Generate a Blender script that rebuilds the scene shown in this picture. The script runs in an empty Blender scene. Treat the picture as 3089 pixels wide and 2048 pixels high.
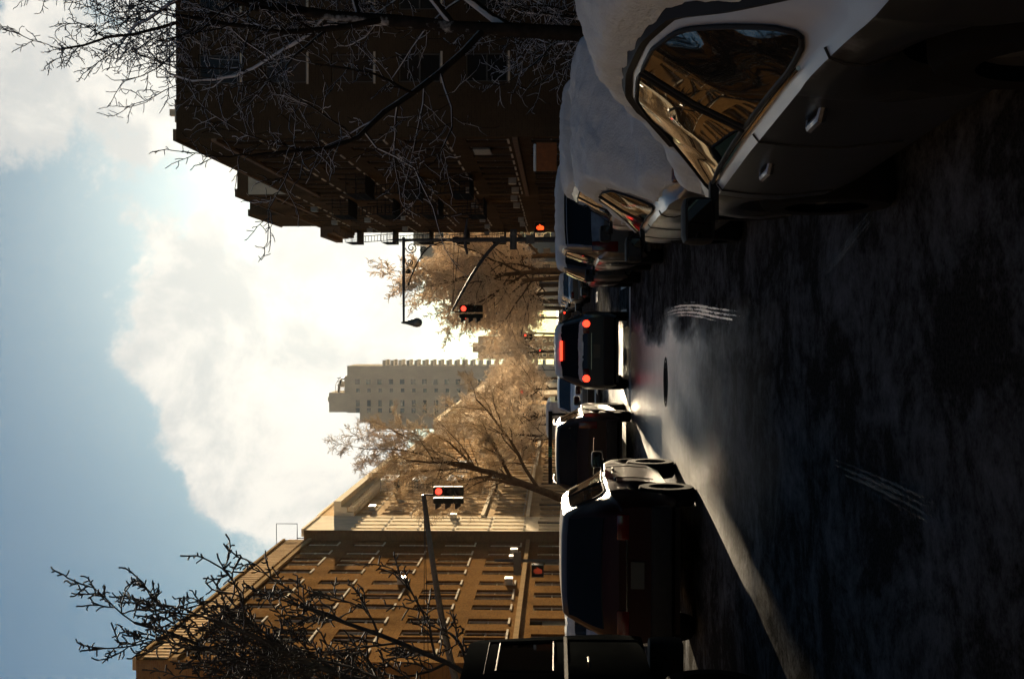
import bpy, bmesh, math, random
from mathutils import Vector, Matrix, noise as mnoise

R = math.radians
rnd = random.Random(7)
scene = bpy.context.scene
col = scene.collection

# ------------------------------------------------------------------ camera
EYE = 1.70
yaw, pitch = R(0.757), R(1.97)
fh = Vector((-math.sin(yaw), math.cos(yaw), 0))
fw = fh * math.cos(pitch) + Vector((0, 0, 1)) * math.sin(pitch)
rt = Vector((math.cos(yaw), math.sin(yaw), 0))
upv = Vector((0, 0, 1)) * math.cos(pitch) - fh * math.sin(pitch)
cam_data = bpy.data.cameras.new('camera')
cam = bpy.data.objects.new('camera', cam_data)
col.objects.link(cam)
cam_data.sensor_width = 36.0
cam_data.lens = 45.0
cam_data.clip_start = 0.05
cam_data.clip_end = 6000
# the photograph was taken with the camera held on its side: picture right is down, picture up is right
M = Matrix.Identity(4)
for i, v in enumerate((-upv, rt, -fw)):
    for k in range(3):
        M[k][i] = v[k]
M.translation = Vector((0, 0, EYE))
cam.matrix_world = M
scene.camera = cam

# ------------------------------------------------------------------ light
SUN_AZ, SUN_EL = R(5.9), R(10.0)          # to the right of the street axis, above the horizon
sdir = Vector((math.sin(SUN_AZ) * math.cos(SUN_EL), math.cos(SUN_AZ) * math.cos(SUN_EL), math.sin(SUN_EL)))
sun_l = bpy.data.lights.new('sun', 'SUN')
sun_l.energy = 5.0
sun_l.angle = R(0.55)
sun_l.color = (1.0, 0.80, 0.54)
sun_o = bpy.data.objects.new('sun', sun_l)
col.objects.link(sun_o)
sun_o.rotation_mode = 'QUATERNION'
sun_o.rotation_quaternion = sdir.to_track_quat('Z', 'Y')

scene.view_settings.view_transform = 'Standard'
scene.view_settings.look = 'None'
scene.view_settings.gamma = 1.0
scene.view_settings.use_curve_mapping = False
scene.view_settings.exposure = 2.9

world = bpy.data.worlds.new('World')
scene.world = world
world.use_nodes = True
wt = world.node_tree
wt.nodes.clear()


def wn(t, **kw):
    n = wt.nodes.new(t)
    for k, v in kw.items():
        setattr(n, k, v)
    return n


def wl(a, b):
    wt.links.new(a, b)


def wmath(op, a, b=None, c=None, clamp=False):
    n = wn('ShaderNodeMath', operation=op, use_clamp=clamp)
    for i, v in enumerate((a, b, c)):
        if v is None:
            continue
        if isinstance(v, (int, float)):
            n.inputs[i].default_value = v
        else:
            wl(v, n.inputs[i])
    return n.outputs[0]


def wrange(v, a, b, c, d, smooth=True):
    n = wn('ShaderNodeMapRange', interpolation_type='SMOOTHSTEP' if smooth else 'LINEAR')
    wl(v, n.inputs[0])
    for i, x in enumerate((a, b, c, d)):
        n.inputs[i + 1].default_value = x
    return n.outputs[0]


def wmix(fac, a, b, blend='MIX'):
    n = wn('ShaderNodeMix', data_type='RGBA', blend_type=blend)
    if isinstance(fac, (int, float)):
        n.inputs[0].default_value = fac
    else:
        wl(fac, n.inputs[0])
    for i, v in ((6, a), (7, b)):
        if isinstance(v, tuple):
            n.inputs[i].default_value = v + (1,)
        else:
            wl(v, n.inputs[i])
    return n.outputs[2]


tc = wn('ShaderNodeTexCoord')
dirv = tc.outputs['Generated']
sky = wn('ShaderNodeTexSky', sky_type='NISHITA')
sky.sun_disc = False
sky.sun_elevation = SUN_EL
sky.sun_rotation = SUN_AZ
sky.altitude = 20
sky.air_density = 1.0
sky.dust_density = 0.5
sky.ozone_density = 1.6
# sky light plus a cloud layer that is laid out by direction (noise on the sky sphere)
skyc = wmix(1.0, sky.outputs[0], (0.092, 0.136, 0.160), 'MULTIPLY')


def wnoise(vec, scale, detail=8, rough=0.6, dist=0.0):
    n = wn('ShaderNodeTexNoise')
    n.inputs['Scale'].default_value = scale
    n.inputs['Detail'].default_value = detail
    n.inputs['Roughness'].default_value = rough
    n.inputs['Distortion'].default_value = dist
    wl(vec, n.inputs['Vector'])
    return n.outputs[0]


def blob(U, V, ru, rv, w):
    """soft cloud bank round one direction; ru, rv are angular half sizes"""
    c = Vector((U, 1.0, V)).normalized()
    s = wn('ShaderNodeVectorMath', operation='SUBTRACT')
    wl(dirv, s.inputs[0])
    s.inputs[1].default_value = c
    m = wn('ShaderNodeVectorMath', operation='MULTIPLY')
    wl(s.outputs[0], m.inputs[0])
    m.inputs[1].default_value = (1 / ru, 0.4 / ru, 1 / rv)
    ln = wn('ShaderNodeVectorMath', operation='LENGTH')
    wl(m.outputs[0], ln.inputs[0])
    return wrange(ln.outputs['Value'], 0.0, 1.35, w, 0.0)


n_big = wnoise(dirv, 9.0, 10, 0.62, 0.35)
n_fine = wnoise(dirv, 22.0, 9, 0.62, 0.2)
n_shade = wnoise(dirv, 12.0, 9, 0.62, 0.3)
blobs = None
for b in ((-0.055, 0.235, 0.13, 0.125, 1.1), (-0.02, 0.30, 0.10, 0.07, 0.55), (0.10, 0.16, 0.16, 0.14, 0.75),
          (0.20, 0.33, 0.11, 0.13, 0.85), (0.18, 0.43, 0.11, 0.06, 0.7), (-0.13, 0.225, 0.10, 0.05, 0.5),
          (-0.10, 0.15, 0.14, 0.06, 0.8)):
    v = blob(*b)
    blobs = v if blobs is None else wmath('ADD', blobs, v)
dens = wmath('ADD', wmath('MULTIPLY', wmath('SUBTRACT', n_big, 0.5), 2.3), wmath('MULTIPLY', wmath('SUBTRACT', n_fine, 0.5), 1.3))
dens = wmath('ADD', dens, wmath('SUBTRACT', blobs, 0.55))
mask = wrange(dens, -0.08, 0.27, 0.0, 0.93)
dp = wn('ShaderNodeVectorMath', operation='DOT_PRODUCT')
wl(dirv, dp.inputs[0])
dp.inputs[1].default_value = sdir
cosa = wmath('MAXIMUM', dp.outputs['Value'], 0.0)
g1 = wmath('POWER', cosa, 60.0)
g2 = wmath('POWER', cosa, 8.0)
sep = wn('ShaderNodeSeparateXYZ')
wl(dirv, sep.inputs[0])
upfac = wrange(sep.outputs[2], -0.02, 0.05, 0.0, 1.0)
cl_dark = (1.50, 1.55, 1.55)
cl_light = (2.15, 2.10, 1.98)
ccol = wmix(wrange(n_shade, 0.38, 0.62, 0.0, 1.0), cl_dark, cl_light)
gl = wmath('ADD', wmath('MULTIPLY', g1, 0.8), wmath('MULTIPLY', g2, 0.25))
cglow = wmix(1.0, ccol, wmix(gl, (0.82, 0.82, 0.82), (1.30, 1.26, 1.18)), 'MULTIPLY')
skyglow = wmix(1.0, skyc, wmix(wmath('MULTIPLY', g1, 1.0), (0, 0, 0), (1.2, 1.12, 0.98)), 'ADD')
final = wmix(wmath('MULTIPLY', mask, upfac), skyglow, cglow)
bg = wn('ShaderNodeBackground')
bg.inputs[1].default_value = 0.060
wl(final, bg.inputs[0])
wo = wn('ShaderNodeOutputWorld')
wl(bg.outputs[0], wo.inputs[0])


# ------------------------------------------------------------------ mesh helpers
class MB:
    def __init__(self):
        self.v = []
        self.f = []

    def quad(self, a, b, c, d):
        i = len(self.v)
        self.v += [a, b, c, d]
        self.f.append((i, i + 1, i + 2, i + 3))
        return self

    def box(self, x0, x1, y0, y1, z0, z1):
        i = len(self.v)
        self.v += [(x0, y0, z0), (x1, y0, z0), (x1, y1, z0), (x0, y1, z0), (x0, y0, z1), (x1, y0, z1), (x1, y1, z1), (x0, y1, z1)]
        self.f += [(i, i + 3, i + 2, i + 1), (i + 4, i + 5, i + 6, i + 7), (i, i + 1, i + 5, i + 4),
                   (i + 1, i + 2, i + 6, i + 5), (i + 2, i + 3, i + 7, i + 6), (i + 3, i, i + 4, i + 7)]
        return self

    def tube(self, pts, rad, n=6, cap=True):
        """tapered tube along a polyline"""
        k = len(pts)
        base = len(self.v)
        prev = None
        for i in range(k):
            p = Vector(pts[i])
            d = Vector(pts[min(i + 1, k - 1)]) - Vector(pts[max(i - 1, 0)])
            if d.length < 1e-9:
                d = Vector((0, 0, 1))
            d.normalize()
            if prev is None:
                a = Vector((0, 0, 1)) if abs(d.z) < 0.9 else Vector((1, 0, 0))
                x = d.cross(a).normalized()
            else:
                x = (prev - d * prev.dot(d))
                if x.length < 1e-6:
                    x = d.orthogonal()
                x.normalize()
            prev = x
            y = d.cross(x)
            r = rad[i] if isinstance(rad, (list, tuple)) else rad
            for j in range(n):
                a = 2 * math.pi * j / n
                q = p + x * (math.cos(a) * r) + y * (math.sin(a) * r)
                self.v.append((q.x, q.y, q.z))
        for i in range(k - 1):
            for j in range(n):
                a = base + i * n + j
                b = base + i * n + (j + 1) % n
                self.f.append((a, b, b + n, a + n))
        if cap:
            self.f.append(tuple(base + j for j in range(n))[::-1])
            self.f.append(tuple(base + (k - 1) * n + j for j in range(n)))
        return self

    def lathe(self, prof, n=20, axis='Z', c=(0, 0, 0)):
        """prof = [(radius, height)] turned round an axis through c"""
        base = len(self.v)
        for r, h in prof:
            for j in range(n):
                a = 2 * math.pi * j / n
                u, w = r * math.cos(a), r * math.sin(a)
                if axis == 'Z':
                    q = (c[0] + u, c[1] + w, c[2] + h)
                elif axis == 'X':
                    q = (c[0] + h, c[1] + u, c[2] + w)
                else:
                    q = (c[0] + u, c[1] + h, c[2] + w)
                self.v.append(q)
        for i in range(len(prof) - 1):
            for j in range(n):
                a = base + i * n + j
                b = base + i * n + (j + 1) % n
                self.f.append((a, b, b + n, a + n))
        return self

    def grid(self, rows):
        """rows of equal-length point lists"""
        base = len(self.v)
        w = len(rows[0])
        for r in rows:
            self.v += [tuple(p) for p in r]
        for i in range(len(rows) - 1):
            for j in range(w - 1):
                a = base + i * w + j
                self.f.append((a, a + 1, a + w + 1, a + w))
        return self

    def mesh(self, name, smooth=False, bevel=0.0, fix=True):
        me = bpy.data.meshes.new(name)
        me.from_pydata(self.v, [], self.f)
        if bevel or fix:
            bm = bmesh.new()
            bm.from_mesh(me)
            if fix:
                bmesh.ops.recalc_face_normals(bm, faces=bm.faces)
            if bevel:
                bmesh.ops.bevel(bm, geom=list(bm.edges), offset=bevel, segments=2, affect='EDGES', profile=0.6)
            bm.to_mesh(me)
            bm.free()
        if smooth:
            me.polygons.foreach_set('use_smooth', [True] * len(me.polygons))
            if smooth != 'all':
                me.set_sharp_from_angle(angle=R(38))
        return me


def link(name, me, mat, parent=None, loc=None, rz=None):
    o = bpy.data.objects.new(name, me)
    if mat is not None and len(me.materials) == 0:
        me.materials.append(mat)
    col.objects.link(o)
    if parent is not None:
        o.parent = parent
    if loc is not None:
        o.location = loc
    if rz is not None:
        o.rotation_euler = (0, 0, rz)
    return o


def obj(name, mb, mat, parent=None, smooth=False, bevel=0.0, fix=True):
    return link(name, mb.mesh(name, smooth, bevel, fix), mat, parent)


def thing(name, label, cat, loc=(0, 0, 0), rz=0.0, group=None):
    o = bpy.data.objects.new(name, None)
    o.empty_display_size = 0.3
    col.objects.link(o)
    o.location = loc
    o.rotation_euler = (0, 0, rz)
    return tag(o, label, cat, group)


def tag(o, label, cat, group=None):
    o['label'] = label
    o['category'] = cat
    if group:
        o['group'] = group
    return o


def struct(name, mb, mat, smooth=False):
    o = obj(name, mb, mat, None, smooth)
    o['kind'] = 'structure'
    return o


def copy_tree(o, parent=None):
    c = o.copy()
    col.objects.link(c)
    c.parent = parent
    for ch in list(o.children):
        copy_tree(ch, c)
    return c


# ------------------------------------------------------------------ materials
def mat_new(name):
    m = bpy.data.materials.new(name)
    m.use_nodes = True
    nt = m.node_tree
    return m, nt, nt.nodes['Principled BSDF']


def nd(nt, t, **kw):
    n = nt.nodes.new(t)
    for k, v in kw.items():
        setattr(n, k, v)
    return n


def ramp(nt, src, stops):
    r = nd(nt, 'ShaderNodeValToRGB')
    e = r.color_ramp.elements
    while len(e) < len(stops):
        e.new(0.5)
    for i, (p, c) in enumerate(stops):
        e[i].position = p
        e[i].color = c + (1,) if len(c) == 3 else c
    nt.links.new(src, r.inputs[0])
    return r.outputs[0]


def noise(nt, scale, detail=5, rough=0.55, vec=None, dist=0.0):
    n = nd(nt, 'ShaderNodeTexNoise')
    n.inputs['Scale'].default_value = scale
    n.inputs['Detail'].default_value = detail
    n.inputs['Roughness'].default_value = rough
    n.inputs['Distortion'].default_value = dist
    if vec is not None:
        nt.links.new(vec, n.inputs['Vector'])
    return n.outputs[0]


def pos(nt, scale=(1, 1, 1)):
    g = nd(nt, 'ShaderNodeNewGeometry')
    m = nd(nt, 'ShaderNodeMapping')
    m.inputs['Scale'].default_value = scale
    nt.links.new(g.outputs['Position'], m.inputs['Vector'])
    return m.outputs[0]


def opos(nt, scale=(1, 1, 1)):
    g = nd(nt, 'ShaderNodeTexCoord')
    m = nd(nt, 'ShaderNodeMapping')
    m.inputs['Scale'].default_value = scale
    nt.links.new(g.outputs['Object'], m.inputs['Vector'])
    return m.outputs[0]


def bump(nt, h, bsdf, strength=0.3, dist=0.02):
    b = nd(nt, 'ShaderNodeBump')
    b.inputs['Strength'].default_value = strength
    b.inputs['Distance'].default_value = dist
    nt.links.new(h, b.inputs['Height'])
    nt.links.new(b.outputs[0], bsdf.inputs['Normal'])


def mix(nt, fac, a, b, blend='MIX'):
    n = nd(nt, 'ShaderNodeMix', data_type='RGBA', blend_type=blend)
    if isinstance(fac, (int, float)):
        n.inputs[0].default_value = fac
    else:
        nt.links.new(fac, n.inputs[0])
    for i, v in ((6, a), (7, b)):
        if isinstance(v, tuple):
            n.inputs[i].default_value = v + (1,)
        else:
            nt.links.new(v, n.inputs[i])
    return n.outputs[2]


def simple(name, c, rough=0.6, metal=0.0, var=0.25, scale=6.0, spec=0.5, coat=0.0, bmp=0.0, emit=None, estr=0.0):
    m, nt, b = mat_new(name)
    lo = tuple(x * (1 - var) for x in c)
    hi = tuple(min(1, x * (1 + var)) for x in c)
    v = opos(nt)
    n = noise(nt, scale, 6, 0.6, v)
    nt.links.new(ramp(nt, n, [(0.3, lo), (0.7, hi)]), b.inputs['Base Color'])
    b.inputs['Roughness'].default_value = rough
    b.inputs['Metallic'].default_value = metal
    b.inputs['Specular IOR Level'].default_value = spec
    b.inputs['Coat Weight'].default_value = coat
    b.inputs['Coat Roughness'].default_value = 0.06
    if bmp:
        bump(nt, noise(nt, scale * 6, 4, 0.6, v), b, bmp, 0.01)
    if emit:
        b.inputs['Emission Color'].default_value = emit + (1,)
        b.inputs['Emission Strength'].default_value = estr
    return m


def brick_mat(name, c1, c2, mortar, bw=0.22, bh=0.075):
    m, nt, b = mat_new(name)
    g = nd(nt, 'ShaderNodeNewGeometry')
    s = nd(nt, 'ShaderNodeSeparateXYZ')
    nt.links.new(g.outputs['Position'], s.inputs[0])
    ad = nd(nt, 'ShaderNodeMath', operation='ADD')
    nt.links.new(s.outputs[0], ad.inputs[0])
    nt.links.new(s.outputs[1], ad.inputs[1])
    cb = nd(nt, 'ShaderNodeCombineXYZ')
    nt.links.new(ad.outputs[0], cb.inputs[0])
    nt.links.new(s.outputs[2], cb.inputs[1])
    t = nd(nt, 'ShaderNodeTexBrick')
    nt.links.new(cb.outputs[0], t.inputs['Vector'])
    t.inputs['Color1'].default_value = c1 + (1,)
    t.inputs['Color2'].default_value = c2 + (1,)
    t.inputs['Mortar'].default_value = mortar + (1,)
    t.inputs['Scale'].default_value = 1.0
    t.inputs['Mortar Size'].default_value = 0.008
    t.inputs['Brick Width'].default_value = bw
    t.inputs['Row Height'].default_value = bh
    big = noise(nt, 0.35, 6, 0.65, pos(nt, (1, 1, 0.45)))
    st = ramp(nt, big, [(0.3, (0.62, 0.60, 0.58)), (0.7, (1.15, 1.12, 1.08))])
    nt.links.new(mix(nt, 1.0, t.outputs['Color'], st, 'MULTIPLY'), b.inputs['Base Color'])
    b.inputs['Roughness'].default_value = 0.85
    b.inputs['Specular IOR Level'].default_value = 0.0
    bump(nt, t.outputs['Fac'], b, -0.2, 0.008)
    return m


def stone_mat(name, c, scale=1.2, var=0.25):
    m, nt, b = mat_new(name)
    v = pos(nt, (1, 1, 0.6))
    n1 = noise(nt, scale, 8, 0.65, v)
    lo = tuple(x * (1 - var) for x in c)
    hi = tuple(min(1, x * (1 + var * 0.6)) for x in c)
    nt.links.new(ramp(nt, n1, [(0.3, lo), (0.7, hi)]), b.inputs['Base Color'])
    b.inputs['Roughness'].default_value = 0.85
    b.inputs['Specular IOR Level'].default_value = 0.0
    bump(nt, noise(nt, 14, 5, 0.6, v), b, 0.25, 0.01)
    return m


def glass_mat(name, c=(0.012, 0.013, 0.014), rough=0.03, wob=0.0, metal=0.0):
    m, nt, b = mat_new(name)
    v = opos(nt)
    n = noise(nt, 2.0, 3, 0.5, v)
    nt.links.new(ramp(nt, n, [(0.3, tuple(x * 0.7 for x in c)), (0.7, tuple(x * 1.3 for x in c))]), b.inputs['Base Color'])
    b.inputs['Roughness'].default_value = rough
    b.inputs['Metallic'].default_value = metal
    b.inputs['IOR'].default_value = 1.55
    b.inputs['Specular IOR Level'].default_value = 0.6
    if wob:
        bump(nt, noise(nt, 1.3, 2, 0.5, pos(nt)), b, wob, 0.03)
    return m


def snow_mat(name='snow', c=(0.68, 0.77, 0.83), bm_=0.5, dirty=0.0):
    m, nt, b = mat_new(name)
    v = pos(nt)
    n = noise(nt, 4.5, 9, 0.72, v)
    d = tuple(x * (0.82 - dirty) for x in c)
    nt.links.new(ramp(nt, n, [(0.35, d), (0.65, c)]), b.inputs['Base Color'])
    b.inputs['Roughness'].default_value = 0.6
    b.inputs['Specular IOR Level'].default_value = 0.3
    b.inputs['Subsurface Weight'].default_value = 0.0
    h = nd(nt, 'ShaderNodeMath', operation='ADD')
    nt.links.new(noise(nt, 9, 5, 0.6, v), h.inputs[0])
    nt.links.new(noise(nt, 60, 3, 0.6, v), h.inputs[1])
    bump(nt, h.outputs[0], b, bm_, 0.03)
    return m


def bark_mat(name, c, snow=False, rough=0.85, thr=0.45):
    m, nt, b = mat_new(name)
    v = pos(nt)
    n = noise(nt, 5.0, 6, 0.65, v)
    base = ramp(nt, n, [(0.3, tuple(x * 0.6 for x in c)), (0.7, tuple(min(1, x * 1.35) for x in c))])
    if snow:
        g = nd(nt, 'ShaderNodeNewGeometry')
        s = nd(nt, 'ShaderNodeSeparateXYZ')
        nt.links.new(g.outputs['Normal'], s.inputs[0])
        ad = nd(nt, 'ShaderNodeMath', operation='ADD')
        nt.links.new(s.outputs[2], ad.inputs[0])
        sc = nd(nt, 'ShaderNodeMath', operation='MULTIPLY_ADD')
        nt.links.new(noise(nt, 2.2, 4, 0.6, v), sc.inputs[0])
        sc.inputs[1].default_value = 1.1
        sc.inputs[2].default_value = -0.55
        nt.links.new(sc.outputs[0], ad.inputs[1])
        fac = ramp(nt, ad.outputs[0], [(thr, (0, 0, 0)), (thr + 0.15, (1, 1, 1))])
        base = mix(nt, fac, base, (0.72, 0.75, 0.80))
    nt.links.new(base, b.inputs['Base Color'])
    b.inputs['Roughness'].default_value = rough
    b.inputs['Specular IOR Level'].default_value = 0.0
    bump(nt, noise(nt, 30, 4, 0.6, v), b, 0.4, 0.01)
    return m


def paint_mat(name, c, metal=0.0, rough=0.28, frost=0.0, coat=0.3, spec=0.35):
    m, nt, b = mat_new(name)
    v = opos(nt)
    n = noise(nt, 3.0, 8, 0.7, v)
    base = ramp(nt, n, [(0.3, tuple(x * 0.85 for x in c)), (0.7, tuple(min(1, x * 1.1) for x in c))])
    # dried road salt and grime low on the body
    s = nd(nt, 'ShaderNodeSeparateXYZ')
    nt.links.new(v, s.inputs[0])
    mr = nd(nt, 'ShaderNodeMapRange')
    nt.links.new(s.outputs[2], mr.inputs[0])
    mr.inputs[1].default_value = 0.75
    mr.inputs[2].default_value = 0.25
    mu = nd(nt, 'ShaderNodeMath', operation='MULTIPLY')
    nt.links.new(mr.outputs[0], mu.inputs[0])
    nt.links.new(n, mu.inputs[1])
    base = mix(nt, mu.outputs[0], base, (0.030, 0.029, 0.027))
    if frost:
        g = nd(nt, 'ShaderNodeNewGeometry')
        s2 = nd(nt, 'ShaderNodeSeparateXYZ')
        nt.links.new(g.outputs['Normal'], s2.inputs[0])
        a2 = nd(nt, 'ShaderNodeMath', operation='MULTIPLY_ADD')
        nt.links.new(noise(nt, 4.0, 6, 0.7, v), a2.inputs[0])
        a2.inputs[1].default_value = 0.7
        nt.links.new(s2.outputs[2], a2.inputs[2])
        fac = ramp(nt, a2.outputs[0], [(0.62, (0, 0, 0)), (0.95, (frost, frost, frost))])
        base = mix(nt, fac, base, (0.62, 0.66, 0.72))
    nt.links.new(base, b.inputs['Base Color'])
    rr = nd(nt, 'ShaderNodeMapRange')
    nt.links.new(mu.outputs[0], rr.inputs[0])
    rr.inputs[3].default_value = rough
    rr.inputs[4].default_value = 0.7
    nt.links.new(rr.outputs[0], b.inputs['Roughness'])
    b.inputs['Metallic'].default_value = metal
    b.inputs['Coat Weight'].default_value = coat
    b.inputs['Coat Roughness'].default_value = 0.12
    b.inputs['Specular IOR Level'].default_value = spec
    return m


def asphalt_mat():
    m, nt, b = mat_new('wet_asphalt')
    v = pos(nt)
    fine = noise(nt, 45, 4, 0.7, v)
    grit = ramp(nt, fine, [(0.3, (0.006, 0.006, 0.006)), (0.72, (0.050, 0.048, 0.044))])
    vs = pos(nt, (1.0, 0.8, 1.0))
    lo = noise(nt, 1.3, 9, 0.72, vs, 0.6)
    hi = noise(nt, 9.0, 6, 0.7, vs)
    sm = nd(nt, 'ShaderNodeMath', operation='MULTIPLY_ADD')
    nt.links.new(hi, sm.inputs[0])
    sm.inputs[1].default_value = 0.45
    nt.links.new(lo, sm.inputs[2])
    slush = ramp(nt, sm.outputs[0], [(0.66, (0, 0, 0)), (0.90, (0.24, 0.24, 0.24))])
    nt.links.new(mix(nt, slush, grit, (0.42, 0.44, 0.48)), b.inputs['Base Color'])
    # melt water lies in the left lane's wheel tracks; the rest has dried
    wet = noise(nt, 0.7, 7, 0.65, pos(nt, (1.3, 0.35, 1)), 0.4)
    sx = nd(nt, 'ShaderNodeSeparateXYZ')
    nt.links.new(pos(nt), sx.inputs[0])
    dx = nd(nt, 'ShaderNodeMath', operation='ADD')
    nt.links.new(sx.outputs[0], dx.inputs[0])
    dx.inputs[1].default_value = 1.25
    ab = nd(nt, 'ShaderNodeMath', operation='ABSOLUTE')
    nt.links.new(dx.outputs[0], ab.inputs[0])
    sb = nd(nt, 'ShaderNodeMath', operation='MULTIPLY_ADD')
    nt.links.new(wet, sb.inputs[0])
    sb.inputs[1].default_value = -1.9
    nt.links.new(ab.outputs[0], sb.inputs[2])
    film = ramp(nt, sb.outputs[0], [(0.0, (1, 1, 1)), (0.45, (0, 0, 0))])
    fy = nd(nt, 'ShaderNodeMapRange', interpolation_type='SMOOTHSTEP')
    yn = nd(nt, 'ShaderNodeMath', operation='MULTIPLY_ADD')
    nt.links.new(wet, yn.inputs[0])
    yn.inputs[1].default_value = 9.0
    nt.links.new(sx.outputs[1], yn.inputs[2])
    nt.links.new(yn.outputs[0], fy.inputs[0])
    fy.inputs[1].default_value = 14.0
    fy.inputs[2].default_value = 25.0
    film = mix(nt, 1.0, film, fy.outputs[0], 'MULTIPLY')
    nt.links.new(mix(nt, film, (0.80, 0.80, 0.80), (0.31, 0.31, 0.31)), b.inputs['Roughness'])
    spm = nd(nt, 'ShaderNodeMath', operation='MULTIPLY_ADD')
    nt.links.new(film, spm.inputs[0])
    spm.inputs[1].default_value = 0.46
    spm.inputs[2].default_value = 0.0
    nt.links.new(spm.outputs[0], b.inputs['Specular IOR Level'])
    h = nd(nt, 'ShaderNodeMath', operation='ADD')
    nt.links.new(fine, h.inputs[0])
    nt.links.new(sm.outputs[0], h.inputs[1])
    bump(nt, h.outputs[0], b, 0.22, 0.008)
    return m


MT = {}
MT['asphalt'] = asphalt_mat()
MT['ground'] = simple('packed_earth', (0.06, 0.055, 0.05), 0.9, var=0.4, scale=0.3)
MT['concrete'] = stone_mat('sidewalk_concrete', (0.20, 0.19, 0.18), 2.0, 0.35)
MT['kerb'] = stone_mat('kerb_stone', (0.22, 0.21, 0.20), 3.0, 0.3)
MT['line'] = simple('worn_road_paint', (0.55, 0.55, 0.52), 0.7, var=0.5, scale=5)
MT['snow'] = snow_mat()
MT['dirty_snow'] = snow_mat('dirty_snow', (0.50, 0.50, 0.51), 0.7, 0.35)
MT['ice'] = snow_mat('packed_ice_track', (0.75, 0.73, 0.68), 0.4, 0.15)
MT['ice'].node_tree.nodes['Principled BSDF'].inputs['Roughness'].default_value = 0.13
MT['grey_slush'] = snow_mat('grey_slush_print', (0.10, 0.10, 0.10), 0.6, 0.3)
MT['brown_brick'] = brick_mat('brown_brick', (0.165, 0.088, 0.030), (0.115, 0.058, 0.020), (0.135, 0.088, 0.046))
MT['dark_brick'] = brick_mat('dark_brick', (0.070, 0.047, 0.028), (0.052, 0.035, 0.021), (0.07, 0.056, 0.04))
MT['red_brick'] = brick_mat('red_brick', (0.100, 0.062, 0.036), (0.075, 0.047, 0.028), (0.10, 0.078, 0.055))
MT['tan_brick'] = brick_mat('tan_brick', (0.62, 0.46, 0.28), (0.52, 0.37, 0.21), (0.55, 0.44, 0.31))
MT['ochre_brick'] = brick_mat('ochre_brick', (0.46, 0.31, 0.17), (0.37, 0.24, 0.125), (0.42, 0.33, 0.22))
MT['cream'] = stone_mat('cream_terracotta', (0.82, 0.71, 0.53), 1.5, 0.2)
MT['trim'] = stone_mat('limestone_trim', (0.50, 0.44, 0.35), 2.0, 0.2)
MT['ochre_trim'] = stone_mat('weathered_brown_trim', (0.26, 0.18, 0.095), 2.0, 0.25)
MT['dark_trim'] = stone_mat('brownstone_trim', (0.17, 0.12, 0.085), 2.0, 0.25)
MT['tower'] = stone_mat('grey_tower_brick', (0.44, 0.38, 0.30), 0.3, 0.18)
MT['tower_pale'] = stone_mat('pale_concrete', (0.55, 0.52, 0.46), 0.4, 0.15)
MT['roof'] = simple('tar_roof', (0.05, 0.05, 0.05), 0.9)
MT['frame'] = simple('window_frame_paint', (0.42, 0.36, 0.28), 0.5, var=0.2)
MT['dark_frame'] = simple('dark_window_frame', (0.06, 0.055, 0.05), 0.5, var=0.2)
MT['pane'] = glass_mat('window_glass', wob=0.25)
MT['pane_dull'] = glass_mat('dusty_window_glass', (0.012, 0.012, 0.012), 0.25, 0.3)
MT['pane_dull'].node_tree.nodes['Principled BSDF'].inputs['Specular IOR Level'].default_value = 0.15
MT['pane_far'] = glass_mat('far_window_glass', (0.03, 0.03, 0.032), 0.12, 0.3)
MT['pane_shade'] = glass_mat('glass_over_blind', (0.30, 0.26, 0.20), 0.06, 0.2)
MT['ac'] = simple('air_conditioner_casing', (0.26, 0.25, 0.22), 0.5, var=0.15)
MT['iron'] = simple('black_iron', (0.02, 0.02, 0.02), 0.8, 0.0, spec=0.05)
MT['steel'] = simple('grey_painted_pole', (0.060, 0.064, 0.070), 0.6, 0.0, scale=10, spec=0.12)
MT['green_black'] = simple('signal_housing', (0.022, 0.026, 0.022), 0.7, var=0.2, spec=0.05)
MT['yellow_black'] = simple('signal_visor', (0.03, 0.03, 0.028), 0.7, var=0.2, spec=0.05)
MT['red_lens'] = simple('lit_red_lens', (0.8, 0.05, 0.03), 0.4, var=0.05, emit=(1.0, 0.035, 0.018), estr=0.6)
MT['dim_lens'] = simple('unlit_lens', (0.03, 0.02, 0.012), 0.2)
MT['hand'] = simple('lit_orange_hand', (0.8, 0.15, 0.03), 0.5, var=0.05, emit=(1.0, 0.075, 0.012), estr=0.3)
MT['sign_dark'] = simple('black_sign_plate', (0.03, 0.032, 0.035), 0.45)
MT['sign_pale'] = simple('white_sign_paint', (0.50, 0.50, 0.48), 0.5)
MT['sign_green'] = simple('green_sign_letters', (0.05, 0.30, 0.14), 0.5, var=0.1)
MT['orange'] = simple('orange_panel', (0.20, 0.065, 0.012), 0.6)
MT['lamp'] = simple('lamp_casing', (0.10, 0.11, 0.10), 0.4, 0.2)
MT['lamp_glass'] = glass_mat('lamp_globe_glass', (0.20, 0.21, 0.20), 0.15)
MT['tyre'] = simple('tyre_rubber', (0.010, 0.010, 0.010), 0.9, spec=0.05)
MT['rim'] = simple('alloy_rim', (0.05, 0.05, 0.052), 0.6, 0.5)
MT['car_glass'] = glass_mat('car_glass', (0.005, 0.005, 0.005), 0.02, 0.015)
MT['car_glass'].node_tree.nodes['Principled BSDF'].inputs['Specular IOR Level'].default_value = 0.4
MT['tinted_glass'] = glass_mat('tinted_rear_glass', (0.004, 0.004, 0.004), 0.06, 0.0)
MT['tinted_glass'].node_tree.nodes['Principled BSDF'].inputs['Specular IOR Level'].default_value = 0.13
MT['chrome'] = simple('chrome_trim', (0.62, 0.60, 0.56), 0.12, 1.0, var=0.1)
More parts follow.
